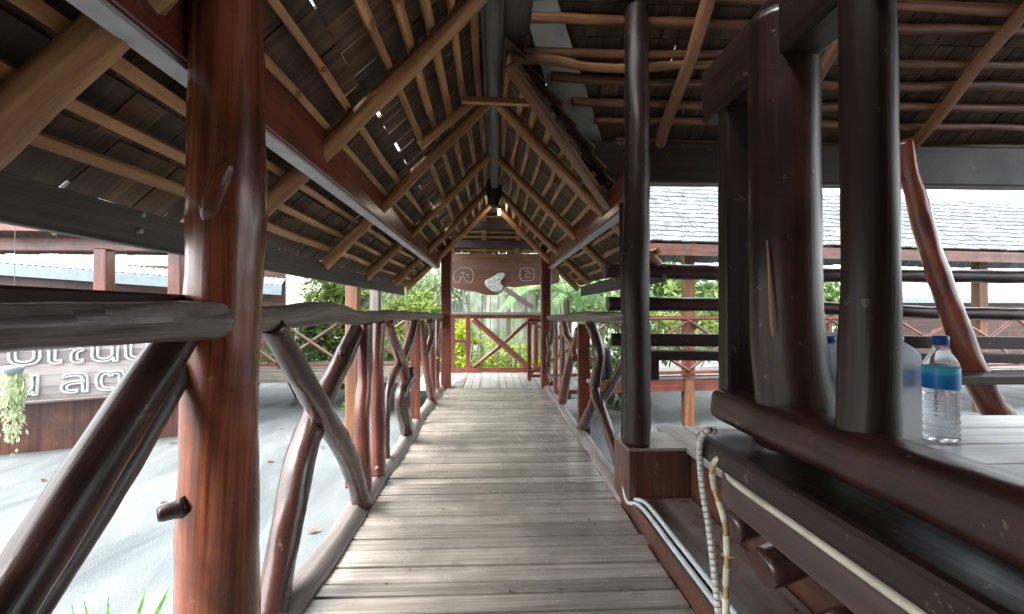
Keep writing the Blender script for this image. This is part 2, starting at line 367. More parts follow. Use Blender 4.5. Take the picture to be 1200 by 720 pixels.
def thing(name, loc, label, cat, group=None):
    o = bpy.data.objects.new(name, None); col.objects.link(o); o.location = V(loc); o.empty_display_size = .1
    return tag(o, label, cat, group)
def setting(o): o['kind'] = 'structure'; return o
def stuff(o): o['kind'] = 'stuff'; return o
def log(name, mat, parent, P, r, **kw):
    m = MB(); m.tube(P, r, **kw); return m.build(name, mat, parent)
def plank(name, mat, parent, a, b, wd, ht, bevel=.004, up=V((0, 0, 1))):
    m = MB(); m.beam(V(a), V(b), wd, ht, up); return m.build(name, mat, parent, bevel)

# ------------------------------------------------------------------ ground
GZ = -0.80
g = MB()
N = 60
xs = [-300, -120, -50, -25] + [-15 + i for i in range(31)] + [25, 50, 120, 300]
ys = [-60, -20] + [-6 + i for i in range(26)] + [25, 35, 60, 120, 400]
base = 0
for y in ys:
    for x in xs: g.v.append(V((x, y, GZ + .03 * mnoise.noise(V((x * .5, y * .5, 0))))))
nx = len(xs)
for j in range(len(ys) - 1):
    for i in range(nx - 1): g.face((j * nx + i, j * nx + i + 1, (j + 1) * nx + i + 1, (j + 1) * nx + i), [(0, 0)] * 4, True)
setting(g.build('ground', M['ground']))

# ------------------------------------------------------------------ the boardwalk
b = MB(); y = -1.2
X0, X1 = -.66, .70
while y < 6.22:
    wd = random.choice((.085, .10, .115, .13, .15))
    y2 = min(y + wd, 6.24)
    dz = random.uniform(-.003, .003); tl = random.uniform(-.0022, .0022)
    c = V(((X0 + X1) / 2, (y + y2) / 2, -.02 + dz))
    ax = V((1, random.uniform(-.004, .004), tl)).normalized(); ay = V((0, 1, random.uniform(-.012, .012))).normalized(); ay = (ay - ax * ay.dot(ax)).normalized(); az = ax.cross(ay)
    b.obox(c, ax, ay, az, (X1 - X0) / 2 + random.uniform(-.012, .012), (y2 - y) / 2 - random.choice((.0028, .0042, .0065)), .02)
    y = y2
walk = setting(b.build('boardwalk', M['floor'], bevel=.0025))
jm = MB()
for x in (-.5, 0, .5): jm.box(x - .04, x + .04, -1.2, 6.3, -.20, -.045)
setting(jm.build('joist', M['dark'], walk))
b = MB(); x = -1.15
while x < 1.3:
    wd = random.uniform(.10, .14)
    b.obox(V((x + wd / 2, 7.06, -.018 + random.uniform(-.003, .003))), V((1, 0, 0)), V((0, 1, 0)), V((0, 0, 1)), wd / 2 - .003, .80, .02); x += wd
setting(b.build('landing', M['landing'], bevel=.003))
for (nm, X, hw, lab, mat, z1) in (('kerb_beam', -.715, .055, 'pale weathered kerb beam under the crooked branches on the railing by the yard', 'kerb', .045),
                              ('kerb_beam', .745, .05, 'short pale kerb beam under the railing beside the tall dark post', 'kerb', .035)):
    P = []; 
    y0 = -1.2 if X < 0 else 2.48
    m = MB(); k = 18
    P = [V((X + random.uniform(-.012, .012), y0 + (6.2 - y0) * i / k, z1 - .05)) for i in range(k + 1)]
    m.tube(P, hw * 1.12, n=10, lump=.10, oval=1.05)
    tag(m.build(nm, M[mat]), lab, 'kerb')
# red board closing the near right edge, under the conduits
tag(plank('edge_board', M['redbrown'], None, (.726, -1.2, -.02), (.726, 2.47, -.02), .04, .20), 'worn red-brown edge board beneath the two grey conduit pipes', 'board')

# dry leaf scraps on the boards
for i in range(9):
    px, py = [(530, 660), (478, 668), (455, 683), (660, 690), (600, 692), (520, 598), (645, 484), (560, 640), (690, 610)][i]
    p = PZ(px, py, .004); m = MB(); s = random.uniform(.008, .016)
    m.leaf(p, V((random.uniform(-1, 1), random.uniform(-1, 1), .1)), V((0, 0, 1)), s * 1.6, s); tag(m.build('dry_leaf', M['dryleaf']), 'tiny dry leaf scrap lying on the grey walkway boards', 'leaf', 'dry scraps on the boardwalk')

# ------------------------------------------------------------------ shingle cover of a slope
def shingles(m, o, along, down, L, S, course=.15, wmin=.09, wmax=.17, skip=None, th=.012, over=2.3, holes=0.0):
    along = along.normalized(); down = down.normalized(); nrm = along.cross(down)
    if nrm.z < 0: nrm = -nrm
    rows = int(S / course) + 1
    for j in range(rows):
        a = -random.random() * .1; dead = random.random()
        while a < L:
            wd = random.uniform(wmin, wmax)
            s0 = max(0, j * course - course * (over - 1)); s1 = min(S, (j + 1) * course) + random.uniform(-.015, .02)
            mid = (a + wd / 2, (s0 + s1) / 2)
            if not (skip and skip(a + wd / 2, s0, s1)) and random.random() >= holes:
                d2 = (down + along * random.uniform(-.03, .03) + nrm * (th * .55 / course)).normalized()
                al = (along - d2 * along.dot(d2)).normalized(); n2 = d2.cross(al)
                c = o + along * mid[0] + down * mid[1] + nrm * (.012 + random.uniform(0, .006))
                m.obox(c, al, d2, n2, wd / 2 - random.uniform(.000, .006), (s1 - s0) / 2, th / 2)
            a += wd

# ------------------------------------------------------------------ roof over the walkway
ZR = 1.46                                     # rafter line at the ridge, above the eye
wr = thing('walkway_roof', E(0, 3, 0), 'steep shingled gable roof on tan rafters over the boardwalk', 'roof')
SL = V((-1, 0, -1)).normalized(); SRt = V((1, 0, -1)).normalized()
nL = V((-1, 0, 1)).normalized(); nR = V((1, 0, 1)).normalized()
m = MB()
slit = lambda a, s0, s1: (.62 < (s0 + s1) / 2 < .76 and 2.6 < a < 5.4 and False)
shingles(m, E(0, -1.2, ZR) + nL * .085, V((0, 1, 0)), SL, 7.7, .735, holes=.0)
shingles(m, E(0, -1.2, ZR) + nL * .085 + SL * .744, V((0, 1, 0)), SL, 7.7, .93, holes=.0)
m.build('shingle_cover', M['thatch'], wr)
def valley_x(y): return .09 + .69 * (y - 2.50) / .48
m = MB(); shingles(m, E(0, 2.45, ZR) + nR * .085, V((0, 1, 0)), SRt, 4.05, 1.64, wmax=.12, skip=lambda a, s0, s1: 2.45 + a - .03 < 2.5 + .48 * ((s0 + s1) / 2 * .7071 - .09) / .69 and s0 < 1.2 or (s0 > 1.0 and a < .9)); m.build('shingle_cover', M['thatch'], wr)
# ridge
log('ridge_pole', M['fascia'], wr, [E(.01, -1.2, ZR - .01), E(0, 2.5, ZR - .01), E(.02, 5, ZR - .02), E(0, 6.5, ZR)], .05, lump=.04, n=14)
m = MB(); m.box(-.16, .0, -1.2, 6.5, EYE + ZR + .10, EYE + ZR + .112); mm = m.build('ridge_cap', M['fascia'], wr)
m = MB(); m.box(.002, .2, -1.2, 6.5, EYE + ZR + .09, EYE + ZR + .102); m.build('ridge_cap', M['fascia'], wr)
for Y, r in ((-.05, .045), (1.02, .046), (2.03, .041), (3.11, .040), (4.18, .039), (5.3, .04), (6.15, .04)):
    e = 1.15 + random.uniform(-.02, .04)
    log('rafter', M['tan'], wr, [E(-.03, Y, ZR - .02), E(-.5, Y + random.uniform(-.03, .03), ZR - .5), E(-.85, Y, ZR - .85), E(-e, Y, ZR - e)], [r * .9, r, r, r * 1.05], lump=.05, wob=.012)
    if Y > 3: log('rafter', M['tan'], wr, [E(.03, Y + .03, ZR - .02), E(.5, Y + .05, ZR - .5), E(.85, Y + .03, ZR - .85), E(e, Y, ZR - e)], [r * .9, r, r, r], lump=.05, wob=.012)
log('strut', M['tan'], wr, [E(-.12, 2.80, 1.30), E(-.45, 2.80, 1.015)], .028, lump=.08)
plank('collar_tie', M['tan'], wr, E(-.19, 2.72, 1.265), E(.22, 2.72, 1.255), .04, .035)
plank('end_rafter_board', M['brown'], wr, E(.085, 2.50, 1.36), E(.79, 2.985, .65), .03, .12, up=V((0, 1, 0)))
plank('end_rafter_board', M['brown'], wr, E(.10, 2.56, 1.38), E(.80, 3.04, .67), .025, .10, up=V((0, 1, 0)))
def batten_line(t, side, y0, y1):
    d = SL if side < 0 else SRt; n = nL if side < 0 else nR
    P = []; k = 8
    for i in range(k + 1):
        P.append(E(0, y0 + (y1 - y0) * i / k, ZR) + d * (t + random.uniform(-.014, .014)) + n * .058)
    m = MB()
    for i in range(k):
        m.beam(P[i], P[i + 1] + (P[i + 1] - P[i]) * .04, random.uniform(.026, .040), .022, up=n)
    m.build('batten', M['tan'], wr)
t = .07
while t < 1.62:
    if abs(t - .745) > .035: batten_line(t, -1, -1.2, 6.5)
    batten_line(t + random.uniform(-.01, .01), 1, min(3.06, 2.52 + .48 * max(0, t * .7071 - .09) / .69 + .03), 6.5)
    t += random.uniform(.118, .142)
# wall plates, fascias
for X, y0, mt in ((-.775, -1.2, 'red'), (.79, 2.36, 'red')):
    plank('wall_plate', M[mt], wr, E(X, y0, .70), E(X, 6.35, .70), .075, .19)
    plank('plate_underside', M['soffit'], wr, E(X - .006 * (1 if X < 0 else -1), y0, .597), E(X - .006 * (1 if X < 0 else -1), 6.35, .597), .062, .014, bevel=.002)  # pale strip stands in for the plate's lit, ground-reflecting underside
plank('fascia_board', M['fascia'], wr, E(-1.165, -1.2, .272), E(-1.165, 5.95, .266), .03, .12)
plank('fascia_board', M['fascia'], wr, E(1.165, 3.05, .262), E(1.165, 5.95, .262), .03, .125)
log('king_block', M['dark'], wr, [E(.015, 5.25, 1.20), E(.01, 5.25, 1.34), E(.01, 5.25, 1.5)], [.035, .085, .10], lump=.12)
# hip slope closing the far end over the landing
HD = V((0, 1.9, -.68)).normalized(); ho = E(-1.35, 6.30, 1.66)
hn = V((0, .68, 1.9)).normalized()
m = MB(); shingles(m, ho + hn * .05, V((1, 0, 0)), HD, 2.65, 2.0); m.build('shingle_cover', M['thatch'], wr)
s = .05
while s < 1.95:
    m = MB(); m.beam(ho + HD * s + hn * .03, ho + HD * s + hn * .03 + V((2.65, 0, random.uniform(-.01, .01))), .035, .022, up=hn); m.build('batten', M['tan'], wr); s += .16
for X in (-.71, .41, -.15, 1.0):
    plank('rafter', M['tan'], wr, V((X, 0, 0)) + V((0, ho.y, ho.z)) + HD * .05 - hn * .01, V((X, 0, 0)) + V((0, ho.y, ho.z)) + HD * 1.93 - hn * .01, .07, .05, up=hn)
for Y, z, x0, x1, h in ((6.9, 1.30, -.60, .72, .12), (7.4, 1.09, -.72, .76, .12)):
    plank('purlin', M['dark'], wr, E(x0, Y, z), E(x1, Y, z), .10, h)
plank('eave_beam', M['brown'], wr, E(-1.3, 7.98, .93), E(1.25, 7.98, .93), .05, .16)

# flashing sheet between the two roofs
PS = .75                                       # slope of the pavilion roof: Z = 1.10 + PS*(3-Y)
def pav(px, py, off=0.0):
    r = ray(px, py); # Z-EYE = 1.10+PS*(3-Y)+off
    tt = (1.10 + PS * 3 + off) / (r.z + PS * r.y); return _C + r * tt
m = MB(); q = [pav(*c, .05) for c in ((600, -40), (640, -40), (706, 166), (660, 168))]
up = V((0, 0, .004)); a = len(m.v); m.v += q + [p + up for p in q]
for f in ((0, 1, 2, 3), (7, 6, 5, 4), (0, 4, 5, 1), (1, 5, 6, 2), (2, 6, 7, 3), (3, 7, 4, 0)): m.face(f, [(0, 0)] * 4)
tag(m.build('flashing_sheet', M['metal_sheet']), 'dull grey sheet metal strip where the two roofs meet', 'sheet metal')

# ------------------------------------------------------------------ roof of the pavilion on the right
pr_ = thing('pavilion_roof', E(2.5, 2, 1.1), 'dark shingle roof with horizontal battens over the eating pavilion', 'roof')
pd = V((0, 1, -PS)).normalized(); pn = V((0, PS, 1)).normalized()
RY = .35
po = E(.02, RY, 1.10 + PS * (3 - RY)); Ls = (3.25 - RY) * math.sqrt(1 + PS * PS)
m = MB(); shingles(m, po + pn * .075, V((1, 0, 0)), pd, 6.4, Ls, course=.17, wmax=.13, skip=lambda a, s0, s1: a + .10 < valley_x(RY + (s0 + s1) * .5 * pd.y)); m.build('shingle_cover', M['thatch'], pr_)
pd2 = V((0, -1, -PS)).normalized(); m = MB(); shingles(m, po + V((0, 0, .08)), V((1, 0, 0)), pd2, 6.4, 2.6, course=.17); m.build('shingle_cover', M['thatch'], pr_)
s = .12
while s < Ls:
    if valley_x(RY + s * pd.y) > 1.2: break
    P = [po + pd * (s + random.uniform(-.02, .02)) + pn * .035 + V((max(.03, valley_x(RY + s * pd.y)) + 6.2 * i / 9, 0, random.uniform(-.008, .008))) for i in range(10)]
    log('batten', M['brown'], pr_, P, random.uniform(.019, .031), n=8, lump=.1); s += random.uniform(.12, .17)
for px, py in ((770, 170), (1060, 172), (1330, 172), (1700, 172), (905, 172)):
    X = PY(px, py, 3.0).x
    log('rafter', M['brown'], pr_, [V((X, RY + .02, po.z - .03)), V((X + .02, 1.8, EYE + 1.10 + PS * 1.2 - .02)), V((X, 3.2, EYE + 1.10 - PS * .2 - .03))], .036, wob=.02)
log('curved_pole', M['tan'], pr_, [pav(601, 69, .01), pav(650, 71, .01), pav(690, 79, .01), pav(740, 80, .01), pav(830, 76, .01), pav(960, 79, .0)], [.026, .028, .024, .026, .024, .02], lump=.1)
plank('eave_beam', M['dark'], pr_, E(.57, 3.0, .985), E(6.2, 3.0, .985), .12, .27, bevel=.012)
plank('near_plate', M['dark'], pr_, E(.735, -1.0, .70), E(.735, 1.47, .70), .10, .17, bevel=.01)
plank('eave_beam', M['dark'], pr_, E(.7, -1.2, 1.0), E(6.2, -1.2, 1.0), .12, .2)

# ------------------------------------------------------------------ posts of the walkway and pavilion
m = MB()
Pp = [E(-.685, 1.17, -1.95), E(-.685, 1.17, -1.2), E(-.683, 1.17, -.5), E(-.68, 1.17, -.1), E(-.667, 1.17, .25), E(-.67, 1.17, .55), E(-.675, 1.17, .82)]
m.tube(Pp, [.096, .093, .088, .083, .088, .083, .082], n=28, step=.025, lump=.025)
fp = m.build('log_post', M['bigpost'])
tag(fp, 'thick glossy red-brown log post with a stub branch, nearest on the yard edge', 'post')
m = MB(); pk = E(-.716, 1.098, -.455); m.knot(pk, V((-.80, -.58, -.12)), .019, .055, .75); m.build('branch_stub', M['darklog'], fp)
m = MB(); m.tube([E(-.672, 1.115, .20), E(-.664, 1.092, .235), E(-.640, 1.085, .30), E(-.615, 1.085, .345)], [.008, .022, .022, .010], n=14, step=.008, lump=.10); m.build('branch_scar', M['bigpost'], fp)
for px, lab in ((523, 'slim red square post at the far left corner of the boardwalk'), (639.5, 'slim red square post at the far right corner of the boardwalk')):
    p = PY(px, 455, 6.3)
    tag(plank('corner_post', M['red'], None, V((p.x, 6.3, GZ)), V((p.x, 6.3, EYE + 1.02)), .135, .135, bevel=.012, up=V((0, 1, 0))), lab, 'post')
# outer posts beyond the left railing
p = PY(414, 335, 4.9); tag(plank('outer_post', M['brown'], None, V((p.x, 4.9, GZ)), V((p.x, 4.9, EYE + .62)), .13, .13, bevel=.01, up=V((0, 1, 0))), 'light brown square post standing in the yard behind the left railing', 'post')
p = PY(440, 335, 5.6); tag(plank('outer_post', M['weathered'], None, V((p.x, 5.6, GZ)), V((p.x, 5.6, EYE + .55)), .11, .11, bevel=.01, up=V((0, 1, 0))), 'grey weathered post in the yard behind the red upright branches', 'post')
# P1 tall dark post on the box
p1 = PX(746, 520, .76)
m = MB(); m.tube([V((p1.x, p1.y, .345)), E(.765, p1.y, -.3), E(.755, p1.y, .2), E(.765, p1.y, .7), E(.765, p1.y, 1.5), E(.76, p1.y, 1.9)], [.072, .070, .071, .068, .062, .058], n=20, lump=.05)
tag(m.build('log_post', M['dark']), 'tall slender dark post standing on the red box beside the step', 'post')
m = MB(); m.tube([V((.765, 2.58, -.02)), E(.772, 2.58, -.2), E(.765, 2.58, .62)], [.036, .04, .042], n=12)
tag(m.build('log_post', M['dark']), 'thin dark upright pole close behind the tall slender post', 'post')
# P2, P3 at the counter
CT = -.33                                      # counter top below the eye
m = MB(); m.tube([E(.785, 1.14, CT - .002), E(.780, 1.135, CT + .05), E(.752, 1.125, CT + .18), E(.738, 1.12, .0), E(.735, 1.12, .35), E(.735, 1.12, .74)], [.105, .098, .086, .082, .080, .080], n=26, step=.03, lump=.014)
p2 = m.build('log_post', M['darklog']); tag(p2, 'broad dark log post with a flared foot and painted yellow scar glint at the counter', 'post')
m = MB(); q = PX(903, 345, .66)
m.tube([PX(899, 282, .662), PX(902, 330, .660), PX(904, 370, .658), PX(906, 395, .660)], [.002, .004, .004, .002], n=8, step=.01, lump=.2); m.build('scar_glint', M['tan'], p2)  # thin tan strip paints the yellowish gleam along the scar
tag(plank('square_post', M['dark'], None, V((.752, 1.355, EYE + CT - .002)), V((.752, 1.355, EYE + .66)), .115, .06, bevel=.01, up=V((0, 1, 0))), 'dark squared post tucked behind the broad log post at the counter end', 'post')
m = MB(); m.tube([E(.732, .862, CT - .002), E(.732, .862, CT + .1), E(.728, .85, .1), E(.725, .85, .5), E(.712, .85, 1.2)], [.056, .052, .047, .046, .045], n=20, step=.03, lump=.025)
tag(m.build('log_post', M['dark']), 'black round post in front of the bottle pack on the counter', 'post')

# ------------------------------------------------------------------ railings
nr = thing('near_railing', V((-.7, .4, 0)), 'dark log rail and flat board on a slanting brace, nearest to the camera', 'railing')
log('log_rail', M['greylog'], nr, [E(-.59, -.6, -.025), E(-.60, .2, -.022), E(-.60, .6, -.020), E(-.605, .90, -.020), E(-.61, 1.025, -.020)], [.032, .030, .031, .039, .040], n=20, lump=.05)
plank('rail_board', M['dark'], nr, E(-.765, -.6, .012), E(-.765, 1.12, .012), .07, .055, bevel=.006)
P, r = polyX([(215, 385, 40), (180, 440, 48), (120, 530, 56), (50, 640, 64), (-40, 780, 72)], -.70)
P.append(E(-.70, .10, -1.03)); r.append(r[-1])
log('brace', M['darklog'], nr, P, r, n=20, lump=.05)
P, r = polyX([(232, 388, 20), (206, 445, 26), (160, 525, 30), (96, 630, 34), (20, 745, 38)], -.735)
P.append(E(-.735, .16, -1.03)); r.append(r[-1])
log('brace', M['greylog'], nr, P, r, n=12, lump=.08)

lr = thing('left_railing', V((-.7, 3.7, 0)), 'rustic railing of crooked varnished branches along the yard, under a grey log handrail', 'railing')
P = [E(-.70, 1.30, -.025), E(-.705, 1.6, -.020), E(-.70, 1.85, -.008), E(-.70, 2.1, -.012), E(-.70, 2.4, -.035), E(-.70, 3.0, -.030), E(-.70, 4, -.04), E(-.70, 5, -.05), E(-.70, 6.2, -.07)]
log('handrail', M['weathered'], lr, P, [.040, .042, .045, .043, .037, .038, .036, .036, .035], n=18, lump=.07)
def branch(parent, pts, X, mat='brownlog', n=14, knots=(), lump=.09):
    P, r = polyX(pts, X); m = MB(); m.tube(P, r, n=n, lump=lump, step=.03)
    for (kx, ky, d, rr, L) in knots: m.knot(PX(kx, ky, X) + V(d).normalized() * r[0] * .5, d, rr, L)
    return m.build('branch', M[mat], parent)
branch(lr, [(318, 382, 27), (345, 428, 28), (365, 462, 27), (390, 505, 26), (408, 538, 24), (418, 566, 22), (424, 592, 22)], -.69, knots=((378, 490, (.2, -1, .2), .012, .03),))
branch(lr, [(421, 379, 19), (400, 425, 23), (375, 475, 28), (352, 540, 32), (340, 600, 36), (328, 660, 38), (312, 740, 40)], -.745, knots=((400, 415, (.4, -1, .3), .012, .04), (338, 630, (.1, -1, .1), .022, .03)))
branch(lr, [(428, 378, 17), (427, 440, 17), (424, 500, 18), (426, 582, 18)], -.70, 'redlog')
branch(lr, [(444, 377, 15), (442, 430, 14), (443, 500, 17), (443, 556, 19)], -.70, 'redlog', knots=((441, 548, (.6, -1, 0), .014, .02),))
branch(lr, [(455, 378, 12), (461, 400, 13), (469, 420, 13), (474, 442, 13), (473, 458, 12)], -.70, 'redlog')
branch(lr, [(479, 430, 12), (478, 445, 20), (470, 462, 15), (472, 485, 15), (478, 504, 17)], -.69, lump=.14)
branch(lr, [(486, 377, 9), (480, 400, 11), (470, 425, 11), (459, 444, 10), (454, 470, 8), (453, 520, 7), (454, 548, 8)], -.72)
m = MB(); a0 = PX(487, 376, -.72); a1 = PX(487, 505, -.72); m.beam(V((a0.x, a0.y, -.1)), a0, .085, .035, up=V((0, 1, 0))); m.build('upright', M['red'], lr, .005)
branch(lr, [(494, 377, 7), (497, 410, 8), (501, 440, 8), (507, 472, 10)], -.69, 'redlog')
branch(lr, [(503, 376, 7), (506, 390, 8), (503, 405, 8), (497, 424, 7)], -.71)
branch(lr, [(506.5, 376, 7), (506, 420, 7), (507, 462, 7)], -.72, 'redlog')
branch(lr, [(513, 375, 6), (512, 410, 6), (512.5, 455, 6)], -.71, 'redlog', knots=((512, 420, (.8, -1, 0), .02, .03),))
branch(lr, [(517, 375, 5), (521, 392, 5.5), (526.5, 409, 6), (523, 425, 6), (520, 446, 5)], -.69, 'redlog')

rr_ = thing('right_railing', V((.76, 4.4, 0)), 'rustic railing of crooked varnished branches right of the boardwalk with lichened handrail', 'railing')
P = [E(.765, 2.5, -.04), E(.765, 3.1, -.045), E(.76, 3.8, -.04), E(.765, 4.8, -.07), E(.76, 6.2, -.09)]
log('handrail', M['weathered'], rr_, P, [.040, .042, .038, .038, .036], n=16, lump=.08)
branch(rr_, [(692, 381, 12), (699, 398, 14), (702, 418, 14), (699, 440, 13), (697, 455, 13), (701, 470, 13), (709, 492, 12), (718, 520, 12), (725, 545, 12)], .75, knots=((693, 447, (-.8, -1, .2), .022, .035),))
m = MB(); a0 = PX(684, 380, .78); m.beam(V((a0.x, a0.y, -.1)), a0, .105, .04, up=V((0, 1, 0))); m.build('upright', M['red'], rr_, .005)
m = MB(); a0 = PX(677.5, 380, .765); m.beam(V((a0.x, a0.y, -.1)), a0, .012, .016, up=V((0, 1, 0))); m.build('pale_edge_strip', M['leaf_yellow'] if False else M['weathered'], rr_)
branch(rr_, [(698, 462, 9), (692, 480, 11), (686, 494, 12), (680, 507, 13)], .77)
branch(rr_, [(660, 376, 8), (664, 392, 9), (671, 405, 10), (675, 420, 9)], .76, 'redlog')
branch(rr_, [(678, 386, 8), (671, 412, 9), (665, 438, 10), (659, 470, 11)], .75, 'redlog')
branch(rr_, [(659, 376, 7), (659, 420, 7), (658.5, 468, 8)], .78, 'redlog')
branch(rr_, [(651, 376, 6), (651, 420, 6), (651, 466, 6)], .78, 'redlog', knots=((651, 420, (-.8, -1, 0), .02, .03),))
branch(rr_, [(641, 376, 5), (642, 395, 5.5), (644, 412, 6), (642, 432, 5), (647, 450, 5.5)], .75)
branch(rr_, [(647, 376, 4.5), (646, 395, 5), (643, 412, 5), (640, 425, 5)], .77)
branch(rr_, [(733, 420, 11), (722, 440, 11), (712, 458, 11), (705, 470, 10)], .84)

er = thing('end_railing', V((0, 7.8, 0)), 'dark red cross-braced railing closing the far end of the landing', 'railing')
q0 = PY(527, 369, 7.8); q1 = PY(636, 369, 7.8); zt = q0.z; zb = .02
plank('top_rail', M['weathered'], er, V((q0.x, 7.8, zt + .02)), V((q1.x, 7.8, zt + .02)), .10, .045)
plank('under_rail', M['red'], er, V((q0.x, 7.8, zt - .035)), V((q1.x, 7.8, zt - .035)), .05, .06)
plank('bottom_rail', M['red'], er, V((q0.x, 7.8, .04)), V((q1.x, 7.8, .04)), .06, .09)
for px in (530.5, 548.5, 628): p = PY(px, 400, 7.8); plank('upright', M['red'], er, V((p.x, 7.8, -.02)), V((p.x, 7.8, zt - .01)), .07, .07, up=V((0, 1, 0)))
a, c = PY(530, 400, 7.8), PY(549, 400, 7.8); plank('cross_bar', M['red'], er, a, c, .04, .045)
P, r = polyY([(554, 374, 7), (580, 396, 7.5), (600, 413, 7), (625, 436, 7)], 7.78); log('cross_brace', M['red'], er, P, r, n=10)
P, r = polyY([(621, 374, 5), (590, 402, 5), (553, 432, 5)], 7.83); log('cross_brace', M['red'], er, P, r, n=10)

# far railing of the pavilion
fr_ = thing('pavilion_railing', V((2.5, 3.05, .3)), 'stack of dark horizontal log rails on the far side of the eating pavilion', 'railing')
log('log_rail', M['darklog'], fr_, [E(.76, 3.1, .285), E(1.4, 3.1, .27), E(2.2, 3.1, .255), E(3.2, 3.1, .25), E(4.4, 3.1, .24), E(6.2, 3.1, .24)], [.056, .055, .05, .046, .048, .05], n=16, lump=.06)
log('log_rail', M['darklog'], fr_, [E(.78, 3.08, .05), E(1.6, 3.08, .045), E(2.6, 3.08, .01), E(3.6, 3.08, -.02), E(6.2, 3.08, -.03)], [.05, .048, .045, .046, .05], n=16, lump=.06)
plank('seat_back_board', M['dark'], fr_, E(.80, 3.05, -.19), E(6.2, 3.05, -.25), .05, .085)
plank('seat_back_board', M['dark'], fr_, E(.98, 2.96, -.285), E(6.2, 2.96, -.35), .16, .06)
plank('bracket', M['dark'], fr_, E(1.02, 3.0, -.45), E(1.02, 3.0, -.30), .13, .13, up=V((0, 1, 0)))
for X in (2.05, 6.1): plank('upright', M['darklog'], fr_, V((X, 3.14, .3)), E(X, 3.14, .86), .11, .11, up=V((0, 1, 0)))
P, r = polyY([(1058, 165, 19), (1067, 205, 19), (1081, 262, 21), (1096, 310, 22), (1119, 378, 24), (1139, 430, 26), (1162, 475, 27), (1186, 508, 27)], 2.86)
m = MB(); m.tube(P, r, n=18, lump=.07); tag(m.build('leaning_brace', M['redlog']), 'long curved red log brace leaning from the eave beam behind the water bottle', 'brace')
plank('seat_bench', M['dark'], fr_, E(2.72, 2.72, -.41), E(6.2, 2.72, -.41), .30, .05)

# ------------------------------------------------------------------ deck, box, step, counter on the right
DZ = .345
dk = thing('pavilion_deck', V((2.5, 1.5, 0)), 'raised pale plank deck with a red side of the eating pavilion', 'deck')
m = MB(); x = 1.0
while x < 6.2:
    wd = random.uniform(.13, .17); m.obox(V((x + wd / 2, 1.1, DZ - .015)), V((1, 0, 0)), V((0, 1, 0)), V((0, 0, 1)), wd / 2 - .002, 1.66, .015); x += wd
m.build('deck_boards', M['deckgrey'], dk, .003)
plank('side_board', M['redbrown'], dk, (1.045, -.6, .16), (1.045, 2.72, .16), .04, .335)
plank('end_board', M['red'], dk, (1.07, 2.73, .16), (6.1, 2.73, .16), .335, .04, up=V((0, 1, 0)))
for X in (1.2, 2.8, 4.6): plank('deck_post', M['dark'], dk, (X, 2.6, GZ), (X, 2.6, -.01), .12, .12, up=V((0, 1, 0)))
bx = thing('box', V((.88, 2.42, 0)), 'small red wooden box block carrying the tall dark post beside the step', 'box')
m = MB(); m.box(.70, 1.02, 2.325, 2.62, -.05, .325); m.build('body', M['redbrown'], bx, .005)
m = MB(); m.box(.695, 1.023, 2.318, 2.63, .3265, .344); m.build('lid', M['tread'], bx, .004)
st = thing('step', V((.9, 1.7, 0)), 'worn dark brown step tread between the boardwalk and the raised deck', 'step')
m = MB(); m.box(.752, 1.02, .2, 2.315, .06, .09); m.build('tread', M['tread'], st, .006)
plank('front_strip', M['redbrown'], st, (.757, .2, .028), (.757, 2.315, .028), .016, .058)
# counter
ct = thing('counter', V((1.3, .6, 0)), 'low dining counter with a thick dark rounded edge plank and pale plank top', 'table')
m = MB()                                       # thick edge plank with a rounded end
zt, zb2, x0, x1, ye = EYE + CT - .034, EYE + CT - .104, .612, .80, 1.40
ol = [(x0, -.6), (x0, ye - .06), (x0 + .008, ye - .035), (x0 + .03, ye - .012), (x0 + .06, ye - .003), (x0 + .10, ye), (x1, ye), (x1, -.6)]
n0 = len(m.v); k = len(ol)
for z in (zb2, zt): m.v += [V((a, c, z)) for a, c in ol]
m.face(tuple(range(k)), [(a, c) for a, c in ol]); m.face(tuple(range(2 * k - 1, k - 1, -1)), [(a, c) for a, c in reversed(ol)])
for i in range(k):
    j = (i + 1) % k; m.face((i, i + k, j + k, j), [(0, ol[i][1]), (.07, ol[i][1]), (.07, ol[j][1] + .001), (0, ol[j][1] + .001)])
m.build('edge_plank', M['dark'], ct, .016)
m = MB(); y = 1.385
for i in range(12):
    wd = random.uniform(.12, .18); m.box(.803, 2.05, y - wd + .002, y, EYE + CT - .030, EYE + CT); y -= wd
m.build('table_top', M['tabletop'], ct, .003)
plank('apron_board', M['apron'], ct, E(.715, -.6, CT - .185), E(.715, 1.365, CT - .185), .04, .14, bevel=.006)
plank('apron_board', M['dark'], ct, E(.82, 1.355, CT - .105), E(2.0, 1.355, CT - .105), .035, .15, bevel=.006)
for X in (1.95,): plank('leg', M['dark'], ct, V((X, 1.27, DZ)), E(X, 1.27, CT - .03), .09, .09, up=V((0, 1, 0)))
for i, (px, py, X) in enumerate(((893, 668, .77), (856, 618, .82), (900, 775, .74), (1010, 800, .78))):
    a = PX(px, py, X); log('support_log', M['brownlog'], ct, [a, a + V((.2, .02, .05)), a + V((.5, .05, .08))], [.054, .058, .06], n=18, lump=.05)
plank('back_panel', M['redbrown'], ct, E(.99, -.6, -.60), E(.99, 1.33, -.60), .03, .44)
lg = [E(.712, -.6, CT + .050), E(.712, .3, CT + .050), E(.709, .7, CT + .050), E(.713, 1.05, CT + .048), E(.716, 1.375, CT + .046)]
m = MB(); m.tube(lg, [.054, .054, .053, .052, .047], n=28, lump=.035, sq=4)
tag(m.build('log_rail', M['darklog']), 'thick dark log lying along the counter edge between the black posts', 'rail')

